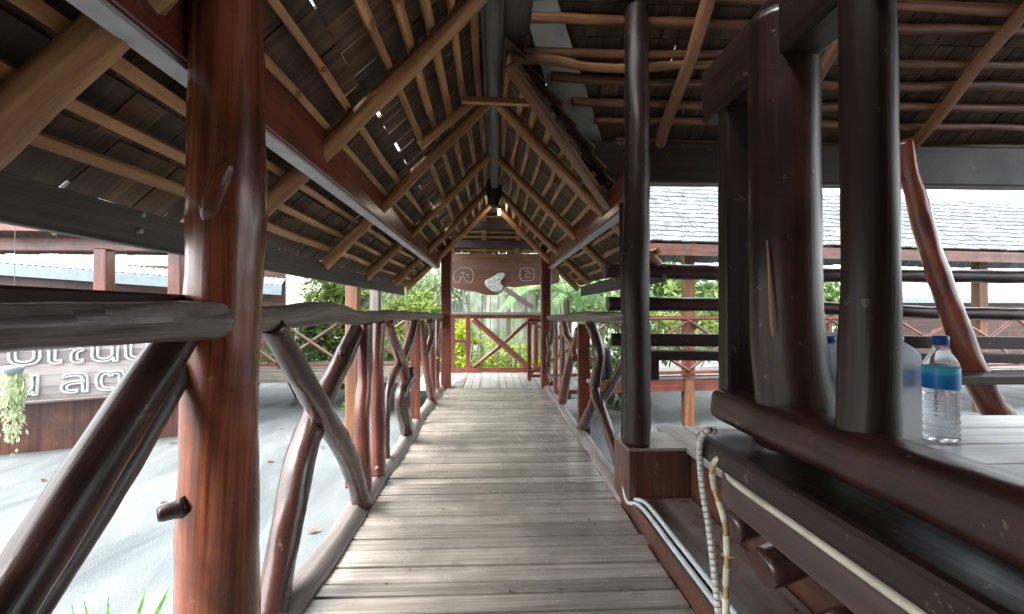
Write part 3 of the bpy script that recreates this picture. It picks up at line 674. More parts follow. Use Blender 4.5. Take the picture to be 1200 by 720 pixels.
# ------------------------------------------------------------------ conduits and cables
def cable(name, mat, pts, r, lab, cat, n=10, lump=.0, rings=None):
    m = MB(); m.tube(pts, r, n=n, step=.015, lump=lump)
    o = m.build(name, M[mat]); return tag(o, lab, cat)
for dx, dz, lab in ((0, 0, 'grey plastic conduit pipe, the lower of two along the step'), (.024, .018, 'grey plastic conduit pipe, the upper of two along the step')):
    cable('conduit_pipe', 'pvc', [V((.71 + dx, 2.45, .10 + dz)), V((.702 + dx, 2.36, .055 + dz)), V((.725 + dx, 2.2, .092 + dz)), V((.728 + dx, 1.8, .092 + dz)), V((.728 + dx, 1.2, .092 + dz)), V((.728 + dx, .2, .092 + dz))], .0105, lab, 'pipe')
# spiral-wrapped cable
def wrapped(name, pts, r, matA, lab, pitch, gap):
    t_ = thing(name, pts[0], lab, 'cable')
    m = MB(); m.tube(pts, r * .82, n=10, step=.012, lump=0); m.build('cable_core', M['tancable' if matA != 'wrap' else 'mauve'], t_)
    Q, _ = catmull([V(p) for p in pts], [r] * len(pts), .0012)
    m = MB(); L = 0; seg = []
    def band():
        mm = m if matA == 'wrap' else MB()
        mm.tube([seg[0], seg[len(seg) // 2], seg[-1]], r, n=12, step=.01, lump=.0)
        if matA != 'wrap': mm.build('cable_sleeve', M[matA], t_)
    for i in range(len(Q) - 1):
        L += (Q[i + 1] - Q[i]).length
        if (L % pitch) < pitch - gap: seg.append(Q[i])
        else:
            if len(seg) > 2: band()
            seg = []
    if len(seg) > 2: band()
    if matA == 'wrap': m.build('spiral_wrap', M[matA], t_)
    return t_
XW = .615
wp = [PX(838, 506, .63), PX(828, 505, .605), PX(820, 522, .60), PX(823, 570, XW), PX(831, 620, XW), PX(838, 680, XW), PX(846, 760, XW)]
wrapped('wrapped_cable', wp, .0095, 'wrap', 'cable in white spiral wrap dropping from the counter end to the floor', .017, .0013)
wp = [0, 0, PX(852, 543, .634), PX(843, 537, .618), PX(835, 550, .612), PX(838, 575, .625), PX(848, 605, .63), PX(852, 640, .63), PX(851, 690, .63), PX(850, 760, .63)]
wrapped('taped_cable', [p for p in wp[2:]], .0095, 'cable', 'yellowed cable with brown tape hanging beside the white wrapped cable', .085, .03)
cable('flat_cable', 'cable', [PX(846, 538, .625), PX(856, 543, .634), E(.636, 1.2, CT - .118), E(.636, .9, CT - .120), E(.637, .5, CT - .121), E(.637, -.4, CT - .12)], .0095, 'yellowed white cable running along under the dark counter edge', 'cable')
tie = PX(851, 650, .630); m = MB(); m.lathe((tie.x, tie.y, tie.z), [(.0112, -.004), (.0125, 0), (.0112, .004)], 14); m.tube([tie + V((-.005, -.012, 0)), tie + V((.02, -.018, 0))], .003, n=6, lump=0); tag(m.build('cable_tie', M['tancable']), 'small orange-brown tie around the yellowed hanging cable', 'cable tie')

# ------------------------------------------------------------------ bottle and shrink-wrapped pack on the counter
def bottle(c, s, lab=None, cat='bottle', parent=None, name='water_bottle'):
    root = thing(name, c, lab, cat) if parent is None else None
    H = .267 * s
    prof = []
    rb = .0375 * s
    for i in range(61):
        z = H * .86 * i / 60; u = z / H
        if u < .03: r = rb * (.80 + .2 * math.sin(min(1, u / .03) * math.pi / 2))
        elif u < .50: r = rb * (1 - .065 * (0.5 + .5 * math.cos(2 * math.pi * (u - .03) / .067)))
        elif u < .70: r = rb * .985
        elif u < .86: 
            q = (u - .70) / .16; r = rb * (1 - .56 * q ** 1.5)
        else: r = rb * .42
        prof.append((r, z))
    prof += [(rb * .42, H * .90)]
    m = MB(); m.lathe(c, [(0.0, .004)] + prof, 36)
    own = parent or root
    body = m.build('bottle_body', M['clear' if parent is None else 'clearthin'], own)
    m = MB(); m.lathe(c, [(0, H * .005 + .004), (rb * .90, H * .03)] + [(r * .955, z) for r, z in prof[3:48]] + [(0, prof[47][1])], 30)
    m.build('water', M['clear'], own) if parent is None else None
    m = MB(); zz = [H * .50, H * .51, H * .60, H * .70]
    m.lathe(c, [(rb * 1.012, z) for z in zz], 36)
    lb = m.build('bottle_label', M['bluelabel'], own)
    for d, uvs in zip(lb.data.polygons, ()): pass
    m = MB(); m.lathe(c, [(0, H), (rb * .40, H), (rb * .46, H - .003), (rb * .47, H * .915), (rb * .43, H * .91)][::-1], 30)
    m.build('cap', M['capblue'], own)
    return root
bc = PZ(1103, 516, EYE + CT + .001); bottle(bc, 1.0, 'clear ribbed water bottle with blue cap and blue label on the counter', 'bottle')
pk = thing('bottle_pack', (.93, 1.2, EYE + CT), 'frosted shrink-wrapped pack of water bottles behind the black post', 'bottle pack')
for i in range(3):
    for j in range(2):
        bottle(V((.890 + i * .092, 1.172 + j * .085, EYE + CT + .003)), .98, parent=pk)
m = MB(); nA, nZ = 40, 14
cx, cy = .985, 1.215; hx, hy = .150, .092
def sup(a, p=4.2):
    ca, sa = math.cos(a), math.sin(a); q = (abs(ca / hx) ** p + abs(sa / hy) ** p) ** (-1 / p); return q
for j in range(nZ + 1):
    u = j / nZ; z = .270 * u
    for k in range(nA):
        a = 2 * math.pi * k / nA; q = sup(a)
        sc = 1.0 if u < .74 else 1 - .55 * ((u - .74) / .26) ** 2.0
        q *= sc * (1 + .02 * mnoise.noise(V((math.cos(a) * 3, math.sin(a) * 3, u * 5))) + .012 * math.cos(a * 10))
        m.v.append(V((cx + q * math.cos(a), cy + q * math.sin(a), EYE + CT + .002 + z + .006 * mnoise.noise(V((a * 2, u * 3, 4))))))
for j in range(nZ):
    for k in range(nA):
        k2 = (k + 1) % nA; m.face((j * nA + k, j * nA + k2, (j + 1) * nA + k2, (j + 1) * nA + k), [(0, 0)] * 4, True)
m.face(tuple(nZ * nA + k for k in range(nA)), [(0, 0)] * nA, True)
m.build('shrink_film', M['film'], pk)

# ------------------------------------------------------------------ bulb, hanging sign
bl = thing('hanging_bulb', PY(585, 249, 6.0), 'small lit light bulb hanging on a wire below the far ridge', 'lamp')
bp_ = PY(585, 249, 6.0)
m = MB(); m.lathe(bp_, [(0, -.04), (.012, -.036), (.019, -.018), (.019, 0), (.015, .022), (.013, .035), (.013, .045), (0, .045)], 16); m.build('bulb', M['bulb'], bl)
m = MB(); m.lathe(bp_, [(.015, .04), (.017, .05), (.015, .085), (0, .09)], 14); m.build('socket', M['dark'], bl)
m = MB(); m.tube([bp_ + V((0, 0, .085)), V((bp_.x, 6.0, EYE + ZR - .04))], .004, n=6, lump=0); m.build('wire', M['wire'], bl)

sg = thing('signboard', PY(580, 325, 7.92), 'dark live-edge plank sign with white carved outlines under the far eave', 'sign')
top = [(521, 307), (560, 306), (600, 308), (655, 305)]
bot = [(655, 331), (646, 334), (634, 334), (618, 335), (604, 337), (593, 336), (588, 343), (582, 346), (570, 346), (556, 342), (540, 340), (528, 336), (521, 333)]
ol = [PY(a, c, 7.93) for a, c in top + bot]; m = MB(); k = len(ol)
th = V((0, .05, 0)); m.v = [p - th * .5 for p in ol] + [p + th * .5 for p in ol]
m.face(tuple(range(k)), [(p.z, p.x) for p in ol]); m.face(tuple(range(2 * k - 1, k - 1, -1)), [(p.z, p.x) for p in reversed(ol)])
for i in range(k): j = (i + 1) % k; m.face((i, i + k, j + k, j), [(0, i * .1), (.05, i * .1), (.05, i * .1 + .1), (0, i * .1 + .1)])
m.build('board', M['signbrown'], sg)
def stroke(parent, pts, Y, r=.0055, closed=False):
    P = [PY(a, c, Y) for a, c in pts]
    if closed: P.append(P[0])
    m = MB(); m.tube(P, r, n=6, step=.02, lump=.1); return m.build('carved_mark', M['chalk'], parent)
z8 = lambda L: [(520 + a / 8, 295 + c / 8) for a, c in L]
stroke(sg, z8([(100, 275), (92, 240), (110, 190), (150, 158), (200, 150), (250, 158), (272, 195), (276, 240), (265, 280), (240, 294), (212, 280), (195, 248), (178, 234), (160, 250), (148, 285), (125, 292)]), 7.895, closed=True)
stroke(sg, z8([(165, 205), (180, 190), (195, 205), (185, 220)]), 7.895); stroke(sg, z8([(215, 215), (232, 222), (225, 232)]), 7.895)
stroke(sg, z8([(720, 160), (780, 155), (835, 160), (846, 205), (842, 262), (790, 275), (728, 268), (714, 215)]), 7.895, closed=True)
stroke(sg, z8([(765, 190), (785, 178), (800, 190), (780, 210), (765, 225), (780, 245), (800, 240)]), 7.895); stroke(sg, z8([(800, 205), (822, 202)]), 7.895)
ax = thing('axe_ornament', PY(590, 330, 7.88), 'white chipped axe-shaped ornament with a mauve plank handle on the live-edge sign', 'ornament')
hd = z8([(380, 290), (398, 262), (470, 232), (500, 206), (558, 196), (584, 212), (572, 240), (542, 266), (536, 300), (562, 330), (562, 372), (520, 390), (450, 370), (400, 332)])
ol = [PY(a, c, 7.88) for a, c in hd]; m = MB(); k = len(ol); cen = sum(ol, V((0, 0, 0))) / k
m.v = [p for p in ol] + [cen + (p - cen) * .8 + V((0, -.03, 0)) for p in ol]
for i in range(k): j = (i + 1) % k; m.face((i, j, j + k, i + k), [(0, 0)] * 4, True)
m.face(tuple(range(k, 2 * k)), [(0, 0)] * k); m.build('head', M['stonewhite'], ax)
a, c = PY(591, 338, 7.86), PY(625, 361, 7.80); m = MB(); m.beam(a, c, .07, .085); m.build('handle', M['mauve'], ax, .006)

# ------------------------------------------------------------------ black cloth on the right
m = MB(); nu, nv = 10, 6
for j in range(nv + 1):
    for i in range(nu + 1):
        u, v2 = i / nu, j / nv
        p = PY(706 + 8 * u + (u - .5) * 14 * v2, 408 + 38 * v2, 6.5); m.v.append(p + V((0, .05 * math.sin(u * 14) * (.3 + v2), 0)))
for j in range(nv):
    for i in range(nu): a = j * (nu + 1) + i; m.face((a, a + 1, a + nu + 2, a + nu + 1), [(0, 0)] * 4, True)
o = m.build('cloth', M['black']); sm_ = o.modifiers.new('solid', 'SOLIDIFY'); sm_.thickness = .01
tag(o, 'black cloth hanging from the far red railing beside the crooked branch', 'cloth')

# ------------------------------------------------------------------ cross-braced walkway beyond
def xrail(name, o, ang, L, lab, bay=1.25, hz=.93, deck_mat='red', posts=True, z0=0.0, mat='red'):
    d = V((math.cos(ang), math.sin(ang), 0)); up = V((0, 0, 1))
    t_ = thing(name, o, lab, 'railing')
    o = V(o)
    m = MB(); m.tube([o + up * (hz), o + d * L * .5 + up * (hz + .01), o + d * L + up * hz], .035, n=10, wob=.02); m.build('top_rail', M['weathered' if mat == 'weathered' else 'red'], t_)
    plank('bottom_rail', M[mat], t_, o + up * .07, o + d * L + up * .07, .05, .05)
    n = int(L / bay)
    for i in range(n + 1):
        p = o + d * (i * bay)
        if i % 2 == 0: plank('upright', M['red'], t_, p + up * .0, p + up * hz, .06, .06, up=V((0, 1, 0)))
        if i < n:
            q = p + d * bay
            for (a, c, s) in ((p + up * .1, q + up * (hz - .03), .0), (p + up * (hz - .03), q + up * .1, .05)):
                off = V((d.y, -d.x, 0)) * s; mid = (a + c) / 2 + V((random.uniform(-.05, .05), 0, random.uniform(-.05, .05)))
                log('cross_brace', M['redlog' if mat != 'weathered' else 'red'], t_, [a + off, mid + off, c + off], .028, n=8, lump=.1, step=.08)
    return t_
# right: roofed walkway running across the back
rw = thing('covered_walkway', V((6, 7, GZ)), 'roofed walkway with pale grey shingles crossing behind the pavilion', 'building')
a7 = R(7); rd = V((math.cos(a7), math.sin(a7), 0)); rn = V((-math.sin(a7), math.cos(a7), 0))
e0 = V((1.6, 6.55, EYE + 1.03)); 
m = MB(); up_dir = (rn * 1.0 + V((0, 0, .95))).normalized()
ridge0 = e0 + up_dir * 1.75
shingles(m, ridge0, rd, -up_dir, 13, 1.75, course=.135, wmin=.10, wmax=.20, th=.022); m.build('roof_cover', M['shingle'], rw)
m = MB(); m.beam(e0 + V((0, 0, -.11)) - rn * .02, e0 + rd * 13 + V((0, 0, -.11)) - rn * .02, .04, .17); m.build('fascia_board', M['redbrown'], rw)
m = MB(); shingles(m, ridge0 + rn * .05, rd, (rn - V((0, 0, .95))).normalized(), 13, 1.75, course=.25, wmin=.2, wmax=.3); m.build('roof_cover', M['shingle'], rw)
for i in range(11):
    p = e0 + rd * (.4 + i * 1.2); plank('rafter', M['tan'], rw, p + V((0, 0, -.12)) + rn * .1, p + up_dir * 1.6 + V((0, 0, -.10)), .05, .07)
for s in (.25, .55, .85, 1.15): plank('batten', M['tan'], rw, e0 + up_dir * s + V((0, 0, -.05)), e0 + up_dir * s + rd * 13 + V((0, 0, -.05)), .04, .03)
plank('plate_beam', M['red'], rw, e0 + rn * .55 + V((0, 0, .10)), e0 + rn * .55 + rd * 13 + V((0, 0, .10)), .08, .16)
for px in (806, 1040, 1148): 
    r0 = ray(px, 365); 
    # meet the line e0 + rn*.55 + rd*s
    q = e0 + rn * .55 - _C; s = (q.x * r0.y - q.y * r0.x) / (rd.y * r0.x - rd.x * r0.y); p = e0 + rn * .55 + rd * s
    plank('post', M['brown'], rw, V((p.x, p.y, GZ)), V((p.x, p.y, EYE + 1.15)), .16, .16, up=V((0, 1, 0)))
do = e0 + rn * .45; do.z = 0
m = MB(); m.beam(V((do.x - 1.0, do.y, -.12)), V((do.x, do.y, -.12)) + rd * 13, .08, .24); m.build('deck_beam', M['red'], rw)
m = MB(); m.beam(V((do.x - 1.0, do.y, -.02)) + rn * .5, V((do.x, do.y, -.02)) + rd * 13 + rn * .5, 1.1, .04); m.build('deck_boards', M['deckgrey'], rw)
xrail('far_railing', (do.x - 1.0, do.y - .12, .0), a7, 13.5, 'red cross-braced railing of the roofed walkway behind the pavilion', bay=1.3)
# left: walkway crossing beyond the yard
lw = thing('yard_walkway', V((-3, 8.6, GZ)), 'open plank walkway on beams crossing the back of the yard', 'walkway')
m = MB(); m.beam(V((-6.2, 8.5, -.16)), V((-1.2, 8.5, -.16)), .1, .20); m.build('deck_beam', M['weathered'], lw)
m = MB(); m.beam(V((-6.2, 9.1, -.03)), V((-1.2, 9.1, -.03)), 1.3, .05); m.build('deck_boards', M['weathered'], lw)
for X in (-5, -3.4, -2.0): plank('support', M['dark'], lw, V((X, 8.56, GZ)), V((X, 8.56, -.26)), .14, .14, up=V((0, 1, 0)))
xrail('yard_railing', (-6.2, 8.48, 0), 0, 5.0, 'red cross-braced railing at the back of the yard behind the left railing', bay=1.15)

# ------------------------------------------------------------------ pavilion across the yard with the lettered sign
lp = thing('yard_pavilion', V((-7, 8, GZ)), 'open red-beamed pavilion with a thatched eave across the yard', 'building')
def xat(px, Y): return PY(px, 365, Y).x
xl, xr = -13.0, xat(262, 7.2)
m = MB(); ud = V((0, 1, .85)).normalized(); eo = V((xl, 6.9, EYE + 1.30)); shingles(m, eo + ud * 2.6, V((1, 0, 0)), -ud, xr - xl, 2.6, course=.16, wmin=.14, wmax=.24); m.build('roof_cover', M['shingle'], lp)
m = MB(); shingles(m, eo + ud * 2.6, V((1, 0, 0)), V((0, 1, -.85)).normalized(), xr - xl, 2.6, course=.16, wmin=.14, wmax=.24); m.build('roof_cover', M['thatch'], lp)
plank('fascia_board', M['red'], lp, V((xl, 6.86, EYE + 1.26)), V((xr, 6.86, EYE + 1.20)), .04, .11)
for s in (.3, .5, .7): plank('batten', M['tan'], lp, eo + ud * s - V((0, 0, .06)), eo + ud * s - V((0, 0, .06)) + V((xr - xl, 0, 0)), .05, .04)
plank('plate_beam', M['red'], lp, V((xl, 7.45, EYE + 1.05)), V((xr, 7.45, EYE + 1.05)), .12, .19)
for px in (65, 148, -40): X = xat(px, 6.95); plank('rafter', M['tan'], lp, V((X, 6.9, EYE + 1.14)), V((X + .15, 7.9, EYE + 1.14 + .85)), .07, .07)
for px in (122, 208, -60): X = xat(px, 7.4); plank('post', M['red'], lp, V((X, 7.4, GZ)), V((X, 7.4, EYE + .98)), .19, .19, up=V((0, 1, 0)), bevel=.015)
S0 = PY(-45, 465, 5.9); S1 = PY(224, 455, 7.0); S0.z = S1.z = EYE - 1.16
sdir = (S1 - S0); sdir.z = 0; SLn = sdir.length; sdir.normalize(); snrm = V((sdir.y, -sdir.x, 0))
base_m = MB()
back = -snrm
q = [S0 + back * .06, S1 + back * .06, S1 + back * 1.8, S0 + back * 1.8]
n0 = 0; base_m.v = [V((p.x, p.y, GZ - .05)) for p in q] + [V((p.x, p.y, EYE - 1.17)) for p in q]
for f in ((0, 1, 5, 4), (1, 2, 6, 5), (2, 3, 7, 6), (3, 0, 4, 7), (4, 5, 6, 7)): base_m.face(f, [(0, 0), (2, 0), (2, .6), (0, .6)])
base_m.build('base', M['redbrown'], lp)
plank('ledge', M['kerb'], lp, S0 + snrm * .02 - V((0, 0, .012)), S1 + snrm * .02 - V((0, 0, .012)), .22, .03)
ys_ = thing('yard_sign', S0, 'grey-brown plank sign with large white Thai letters across the yard', 'sign')
m = MB()
for i in range(6): 
    z = S0.z + .01 + i * .155; m.beam(S0 + V((0, 0, z - S0.z + .075)), S1 + V((0, 0, z - S0.z + .075)), .035, .15)
m.build('plank_board', M['plank_sign'], ys_, .004)
def letters(txt, size, start, base_z, gap, wide):
    x = start
    for ch in txt:
        if ch == ' ': x += gap; continue
        cu = bpy.data.curves.new('letter', 'FONT'); cu.body = ch; cu.size = size; cu.fill_mode = 'NONE'; cu.bevel_depth = .014; cu.bevel_resolution = 1; cu.resolution_u = 4
        to = bpy.data.objects.new('letter', cu); col.objects.link(to)
        dg = bpy.context.evaluated_depsgraph_get(); me = bpy.data.meshes.new_from_object(to.evaluated_get(dg))
        bpy.data.objects.remove(to); bpy.data.curves.remove(cu)
        for v in me.vertices: v.co.x *= wide
        xs_ = [v.co.x for v in me.vertices] or [0, .1]
        mo = min(xs_); wdt = max(xs_) - mo
        rot = Matrix((sdir, V((0, 0, 1)), snrm)).transposed().to_4x4()
        off = S0 + sdir * x + snrm * .032 + V((0, 0, base_z - S0.z))
        for v in me.vertices: v.co = (rot @ (v.co - V((mo, 0, 0)))) + off - wloc(ys_)
        o = bpy.data.objects.new('letter', me); col.objects.link(o); o.parent = ys_; me.materials.append(M['faded_white'])
        x += wdt + .05
letters('บเณนน', .52, .40, S0.z + .47, .16, 1.25)
letters('น ลตอา', .46, .40, S0.z + .07, .14, 1.3)
# moss hanging in front of the sign
hp = PY(16, 436, 5.2)
hg = thing('hanging_plant', hp, 'pale green trailing plant hanging in front of the lettered sign', 'plant')
m = MB()
for i in range(700):
    a = random.uniform(0, 6.28); r = .095 * math.sqrt(random.random()); L = random.uniform(.35, 1.02) * (1 - r * 3.0)
    z = -random.random() * L
    p = hp + V((math.cos(a) * r * (1 + .3 * z), math.sin(a) * r, z)) + V((.02 * math.sin(z * 9 + i), 0, 0))
    m.leaf(p, V((random.uniform(-.5, .5), random.uniform(-.5, .5), -1)), V((random.uniform(-1, 1), -1, 0)), random.uniform(.04, .08), random.uniform(.018, .03))
m.build('trailing_stems', M['moss'], hg)
m = MB(); m.lathe(hp, [(0, -.03), (.06, -.03), (.085, .03), (.09, .06), (.08, .06), (0, .04)], 18); m.build('pot', M['blue'], hg)
m = MB(); m.tube([hp + V((0, 0, .05)), V((hp.x, hp.y, EYE + 1.0))], .003, n=5, lump=0); m.build('wire', M['wire'], hg)
# ... wire goes up to a pole arm of the pavilion
plank('eave_arm', M['red'], lp, V((hp.x, hp.y - .05, EYE + 1.02)), V((hp.x, 6.9, EYE + 1.15)), .05, .05)

# corrugated sheds
def corrugated(name, eave0, eave1, rise, run_dir, depth, lab, fas=.16, wall_mat='red'):
    t_ = thing(name, V((*(eave0.xy), GZ)), lab, 'building')
    d = (eave1 - eave0); L = d.length; d.normalize(); rd_ = V(run_dir).normalized()
    m = MB(); n = int(L / .026)
    for j in (0, 1):
        for i in range(n + 1):
            m.v.append(eave0 + d * (L * i / n) + rd_ * (depth * j) + V((0, 0, rise * j + .018 * math.sin(i * .026 * 2 * math.pi / .16))))
    for i in range(n): m.face((i, i + 1, n + 2 + i, n + 1 + i), [(0, 0)] * 4, True)
    o = m.build('roof_sheet', M['corrugated'], t_); s = o.modifiers.new('s', 'SOLIDIFY'); s.thickness = .003
    plank('fascia_board', M['blue'], t_, eave0 - V((0, 0, fas / 2 + .02)), eave1 - V((0, 0, fas / 2 + .02)), .03, fas)
    m = MB(); a = eave0 + rd_ * .6; c = eave1 + rd_ * .6
    m.beam(V((a.x, a.y, (GZ + a.z) / 2 - .05)), V((c.x, c.y, (GZ + a.z) / 2 - .05)), .1, a.z - GZ - .05); m.build('wall', M['redbrown'], t_)
    return t_
corrugated('tin_shed', PY(-140, 297, 13.0), PY(330, 334, 16.0), 1.35, (-.2, 1, 0), 3.0, 'shed with a pale corrugated roof and blue fascia behind the yard pavilion', fas=.34)
corrugated('tin_shed', PY(1035, 348, 13.0), PY(1420, 350, 15.0), .95, (0.1, 1, 0), 3.0, 'shed with a corrugated roof and blue fascia behind the roofed walkway', fas=.16)

# ------------------------------------------------------------------ plants, fence and trees
fc = thing('slab_fence', V((0, 11, GZ)), 'tall fence of silvery mossy bark slabs beyond the landing', 'fence')
m = MB(); x = -3.2
while x < 1.75:
    wd = random.uniform(.16, .36); zt = EYE + random.uniform(1.05, 1.6); yy = 11 + random.uniform(-.06, .06)
    m.tube([V((x + wd / 2, yy, GZ - .05)), V((x + wd / 2 + random.uniform(-.03, .03), yy, .8)), V((x + wd / 2 + random.uniform(-.04, .04), yy, zt))], wd * .26, n=12, lump=.10, step=.12, oval=2.3); x += wd * random.uniform(.86, 1.0)
m.build('slabs', M['slab'], fc)
plank('cross_bar', M['weathered'], fc, V((-3.2, 11.2, .1)), V((1.75, 11.2, .1)), .06, .1)
plank('cross_bar', M['weathered'], fc, V((-3.2, 11.2, 1.6)), V((1.75, 11.2, 1.6)), .06, .1)

m = MB(); x = -3.2
m.box(-3.2, 1.75, 11.12, 11.15, GZ, EYE + 1.0); m.build('backing_board', M['fascia'], fc)
vc = thing('climbing_vine', V((-.6, 10.75, EYE + .2)), 'pale green climbing plant spilling over the top of the slab fence', 'vine')
m = MB()
for k in range(26):
    x0 = random.uniform(-3.0, 1.7); z0 = EYE + random.uniform(.55, 1.4)
    for i in range(60):
        dz = random.random() ** 1.4 * random.uniform(.3, .9)
        p = V((x0 + random.gauss(0, .16), 10.78 + random.gauss(0, .07), z0 + .15 - dz))
        m.leaf(p, V((random.gauss(0, .6), -.4, -.8)), V((random.gauss(0, .5), -1, .3)), random.uniform(.07, .13), random.uniform(.035, .06))
m.build('foliage', M['leaf_pale'], vc)
m = MB()
for k in range(9):
    x0 = random.uniform(-2.8, 1.6); m.tube([V((x0, 10.82, GZ)), V((x0 + random.gauss(0, .1), 10.80, .8)), V((x0 + random.gauss(0, .2), 10.80, EYE + 1.2))], .012, n=5, step=.2, wob=.03)
m.build('stem', M['bark'], vc)
def crown(m, c, rad, n, ll, lw, droop=.2, clumps=22, flat=1.0):
    for k in range(clumps):
        a = random.uniform(0, 6.28); e = math.asin(random.uniform(-.9, 1)); q = random.uniform(.35, 1.0)
        cc = V(c) + V((math.cos(a) * math.cos(e) * rad[0], math.sin(a) * math.cos(e) * rad[1], math.sin(e) * rad[2])) * q
        cr = random.uniform(.22, .45) * min(rad)
        for i in range(n // clumps):
            dd = V((random.gauss(0, 1), random.gauss(0, 1), random.gauss(0, .8))); dd.normalize()
            p = cc + dd * cr * random.random() ** .4
            d = (dd + V((0, 0, -droop)) + V((random.gauss(0, .4), random.gauss(0, .4), random.gauss(0, .4))))
            s = random.uniform(.7, 1.3); m.leaf(p, d, V((random.gauss(0, .5), random.gauss(0, .5), 1)), ll * s, lw * s)
def tree(name, loc, h, rad, lab, mat, n=2600, ll=.17, lw=.07, cat='tree', trunk=.07, group=None):
    loc = V(loc); t_ = thing(name, loc, lab, cat, group)
    c = loc + V((0, 0, h - rad[2] * .8))
    m = MB(); m.tube([loc, loc + V((.05, .02, h * .35)), c + V((0, 0, -.2)), c + V((.05, 0, rad[2] * .5))], [trunk, trunk * .8, trunk * .5, trunk * .2], n=8, step=.15, lump=.1)
    for i in range(6):
        a = i * 1.05 + random.random(); m.tube([c + V((0, 0, -rad[2] * .6)), c + V((math.cos(a) * rad[0] * .4, math.sin(a) * rad[1] * .4, -.1)), c + V((math.cos(a) * rad[0] * .75, math.sin(a) * rad[1] * .75, rad[2] * .3))], [trunk * .45, trunk * .3, trunk * .1], n=6, step=.2)
    m.build('trunk', M['bark'], t_)
    m = MB(); crown(m, c, rad, n, ll, lw); m.build('crown', M[mat], t_); return t_
def shrub(loc, h, r, lab, mat, n=900, ll=.10, lw=.045, name='shrub'):
    loc = V(loc); t_ = thing(name, loc, lab, 'shrub')
    m = MB()
    for i in range(7):
        a = random.uniform(0, 6.28); m.tube([loc, loc + V((math.cos(a) * r * .4, math.sin(a) * r * .4, h * .5)), loc + V((math.cos(a) * r * .7, math.sin(a) * r * .7, h * .9))], [.02, .014, .006], n=5, step=.15)
    m.build('stem', M['bark'], t_)
    m = MB(); crown(m, loc + V((0, 0, h * .58)), (r, r, h * .5), n, ll, lw, clumps=16); m.build('foliage', M[mat], t_); return t_
tree('leafy_tree', (-3.6, 11.0, GZ), 2.9, (1.3, 1.0, 1.2), 'bright green leafy tree above the railing at the back of the yard', 'leaf_bright', n=3000, ll=.26, lw=.09)
tree('leafy_tree', (-2.0, 10.2, GZ), 2.4, (.75, .7, 1.0), 'low bright green tree left of the silvery slab fence', 'leaf_bright', n=1700, ll=.22, lw=.08)
tree('leafy_tree', (-4.6, 15.0, GZ), 3.6, (1.5, 1.4, 1.4), 'pale green tree farther off, half hidden by the bright leafy tree', 'leaf_mid', n=2000, ll=.26, lw=.1)
shrub((-4.2, 9.9, GZ), 1.5, .8, 'dark green shrub behind the red railing of the yard walkway', 'leaf_mid', n=1100, ll=.18, lw=.06)
shrub((-2.3, 8.0, GZ), .75, .35, 'small green bush under the plank walkway at the back of the yard', 'leaf_mid', n=500)
shrub((-.55, 9.7, GZ), 1.45, .45, 'yellow-green shrub behind the narrow bay of the end railing', 'leaf_yellow', n=1000, ll=.11, lw=.06)
shrub((.25, 10.0, GZ), 1.15, .55, 'yellow-green bush low behind the crossing braces of the end railing', 'leaf_yellow', n=900, ll=.11, lw=.05)
shrub((.95, 9.9, GZ), .9, .4, 'little yellow-green bush at the right foot of the slab fence', 'leaf_yellow', n=600, ll=.11, lw=.05)
# palm right of the landing
def palm(loc, h, lab, n=13, L=1.7):
    loc = V(loc); t_ = thing('palm', loc, lab, 'palm')
    m = MB(); m.tube([loc, loc + V((.05, 0, h * .5)), loc + V((0, .05, h))], [.09, .075, .06], n=10, step=.1, lump=.12); m.build('trunk', M['bark'], t_)
    top_ = loc + V((0, .05, h))
    for i in range(n):
        a = i * 2.4; el = random.uniform(.1, 1.1); m = MB(); P = []
        d = V((math.cos(a) * math.cos(el), math.sin(a) * math.cos(el), math.sin(el))); p = top_.copy()
        for k in range(16):
            P.append(p.copy()); p = p + d * (L / 16); d = (d + V((0, 0, -.11))).normalized()
        m.tube(P, [.014] * 8 + [.006] * 8, n=5, step=.2, lump=0)
        for k in range(2, 16):
            d = (P[min(k + 1, 15)] - P[k - 1]).normalized(); s = d.cross(V((0, 0, 1))).normalized()
            for q in range(3):
                pp = P[k] + d * (L / 48 * q)
                for sg_ in (-1, 1): m.leaf(pp, s * sg_ + d * .7 + V((0, 0, -.25)), V((0, 0, 1)), .42 * (1 - .5 * k / 16) + .05, .035)
        m.build('frond', M['palm'], t_)
palm((1.55, 9.6, GZ), 2.2, 'green palm with arching fronds right of the far corner post')
palm((2.7, 11.5, GZ), 2.6, 'farther palm with arching fronds beyond the roofed walkway', n=11)
for i, (x, y, h, r, lab, mt) in enumerate(((3.4, 10.5, 2.2, 1.1, 'light green shrub behind the far railing near the tall dark post', 'leaf_bright'), (5.0, 11.2, 2.3, 1.2, 'pale yellow-green shrub seen between the pavilion log rails', 'leaf_bright'),
        (7.4, 11.6, 2.1, 1.1, 'green shrub seen beside the broad log post', 'leaf_mid'), (2.3, 9.0, 1.2, .7, 'low green shrub at the foot of the palms', 'leaf_mid'))):
    shrub((x, y, GZ), h, r, lab, mt, n=1300, ll=.2, lw=.08)
for i, (x, y, h, lab) in enumerate(((-.5, 22, 5.0, 'large mid green tree far behind the slab fence'), (4, 24, 4.6, 'large mid green tree far behind the palms'), (-6.5, 24, 4.4, 'large mid green tree far behind the bright leafy tree'),
        (9, 22, 4.0, 'large green tree far behind the roofed walkway'), (14.5, 21, 3.6, 'large green tree far behind the corrugated shed'))):
    tree('background_tree', (x, y, GZ), h, (2.6, 2.0, 1.9), lab, 'leaf_mid', n=2200, ll=.42, lw=.2, trunk=.14)
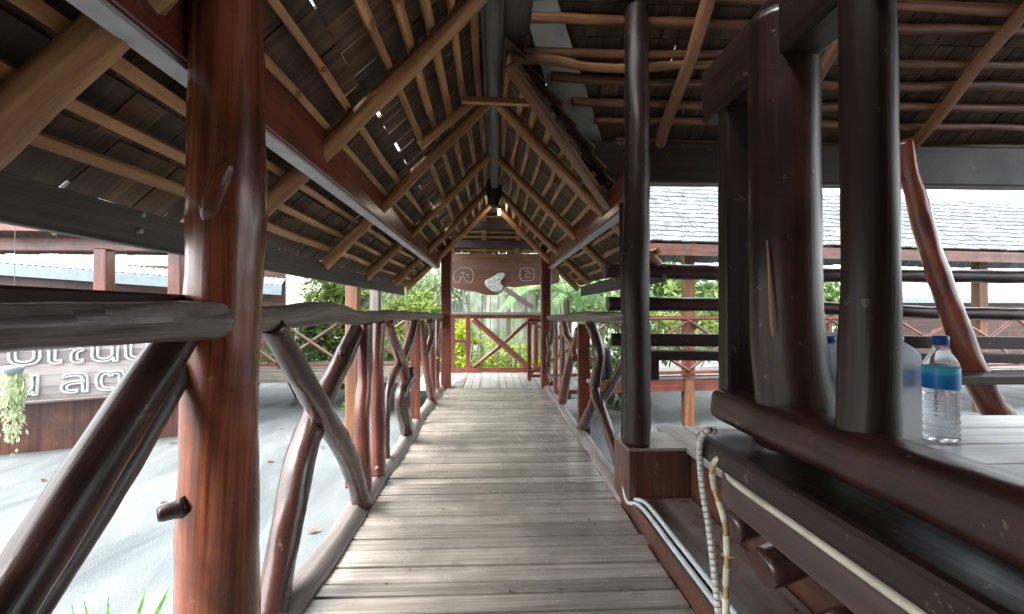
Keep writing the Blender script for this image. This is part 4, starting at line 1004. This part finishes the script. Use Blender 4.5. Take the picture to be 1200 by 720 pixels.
# long blades by the near left corner
bp0 = V((-1.45, 1.9, GZ)); m = MB()
bt = thing('blade_plant', bp0, 'bright green strap-leaved plant at the foot of the near log post', 'plant')
for (px, py, lean) in ((100, 704, -.2), (128, 700, -.05), (172, 690, .1), (200, 686, .22), (85, 708, -.3), (150, 730, .0), (60, 735, -.35), (190, 735, .3), (120, 760, .1)):
    t_ = PY(px, py, 1.8); m = MB(); P = [bp0 + V((random.uniform(-.06, .06), random.uniform(-.05, .05), 0)), (bp0 + t_) / 2 + V((-.04, 0, .08)), t_]
    Q, _ = catmull(P, [0] * 3, .06); k = len(Q)
    for i in range(k - 1):
        wa = .023 * (1 - i / (k - 1)) ** .5; wb = .023 * (1 - (i + 1) / (k - 1)) ** .5
        m.quad(Q[i] + V((-wa, 0, 0)), Q[i] + V((wa, -.006, 0)), Q[i + 1] + V((wb, -.006, 0)), Q[i + 1] + V((-wb, 0, 0)))
    m.build('blade', M['blade'], bt)

# bolts on the near fascia, loose wire under the left slope, leaf litter in the yard
for px, py in ((165, 252), (162, 271)):
    p = PX(px, py, -1.148); m = MB(); m.tube([p - V((.006, 0, 0)), p + V((.012, 0, 0))], [.009, .008], n=10, step=.004, lump=0); m.build('bolt', M['metal_sheet'], wr)
m = MB(); q = [PX(525, 250, -.56), PX(520, 262, -.58), PX(527, 258, -.57), PX(524, 270, -.60), PX(531, 266, -.59)]; m.tube(q, .004, n=6, step=.02, lump=0)
tag(m.build('loose_wire', M['white']), 'short loose white wire dangling under the left roof slope', 'wire')
for i in range(26):
    x = random.uniform(-5.2, -1.0); y = random.uniform(2.2, 8.0); m = MB(); p = V((x, y, GZ + .03 * mnoise.noise(V((x * .5, y * .5, 0))) + .012)); sz = random.uniform(.03, .07)
    m.leaf(p, V((random.uniform(-1, 1), random.uniform(-1, 1), .15)), V((random.gauss(0, .3), random.gauss(0, .3), 1)), sz * 1.8, sz); tag(m.build('fallen_leaf', M['dryleaf']), 'small brown fallen leaf on the pale ground of the yard', 'leaf', 'fallen leaves in the yard')
# unseen plank wall added behind the viewer to darken the near posts
shade_wall = thing('unseen_shade_wall', V((1, -2.2, 0)), 'unseen dark plank wall added behind the viewer to block light', 'building')
m = MB(); x = -2.6
while x < 6.4:
    m.box(x, x + .196, -2.25, -2.21, GZ, 3.6); x += .2
m.build('plank_wall', M['dark'], shade_wall)
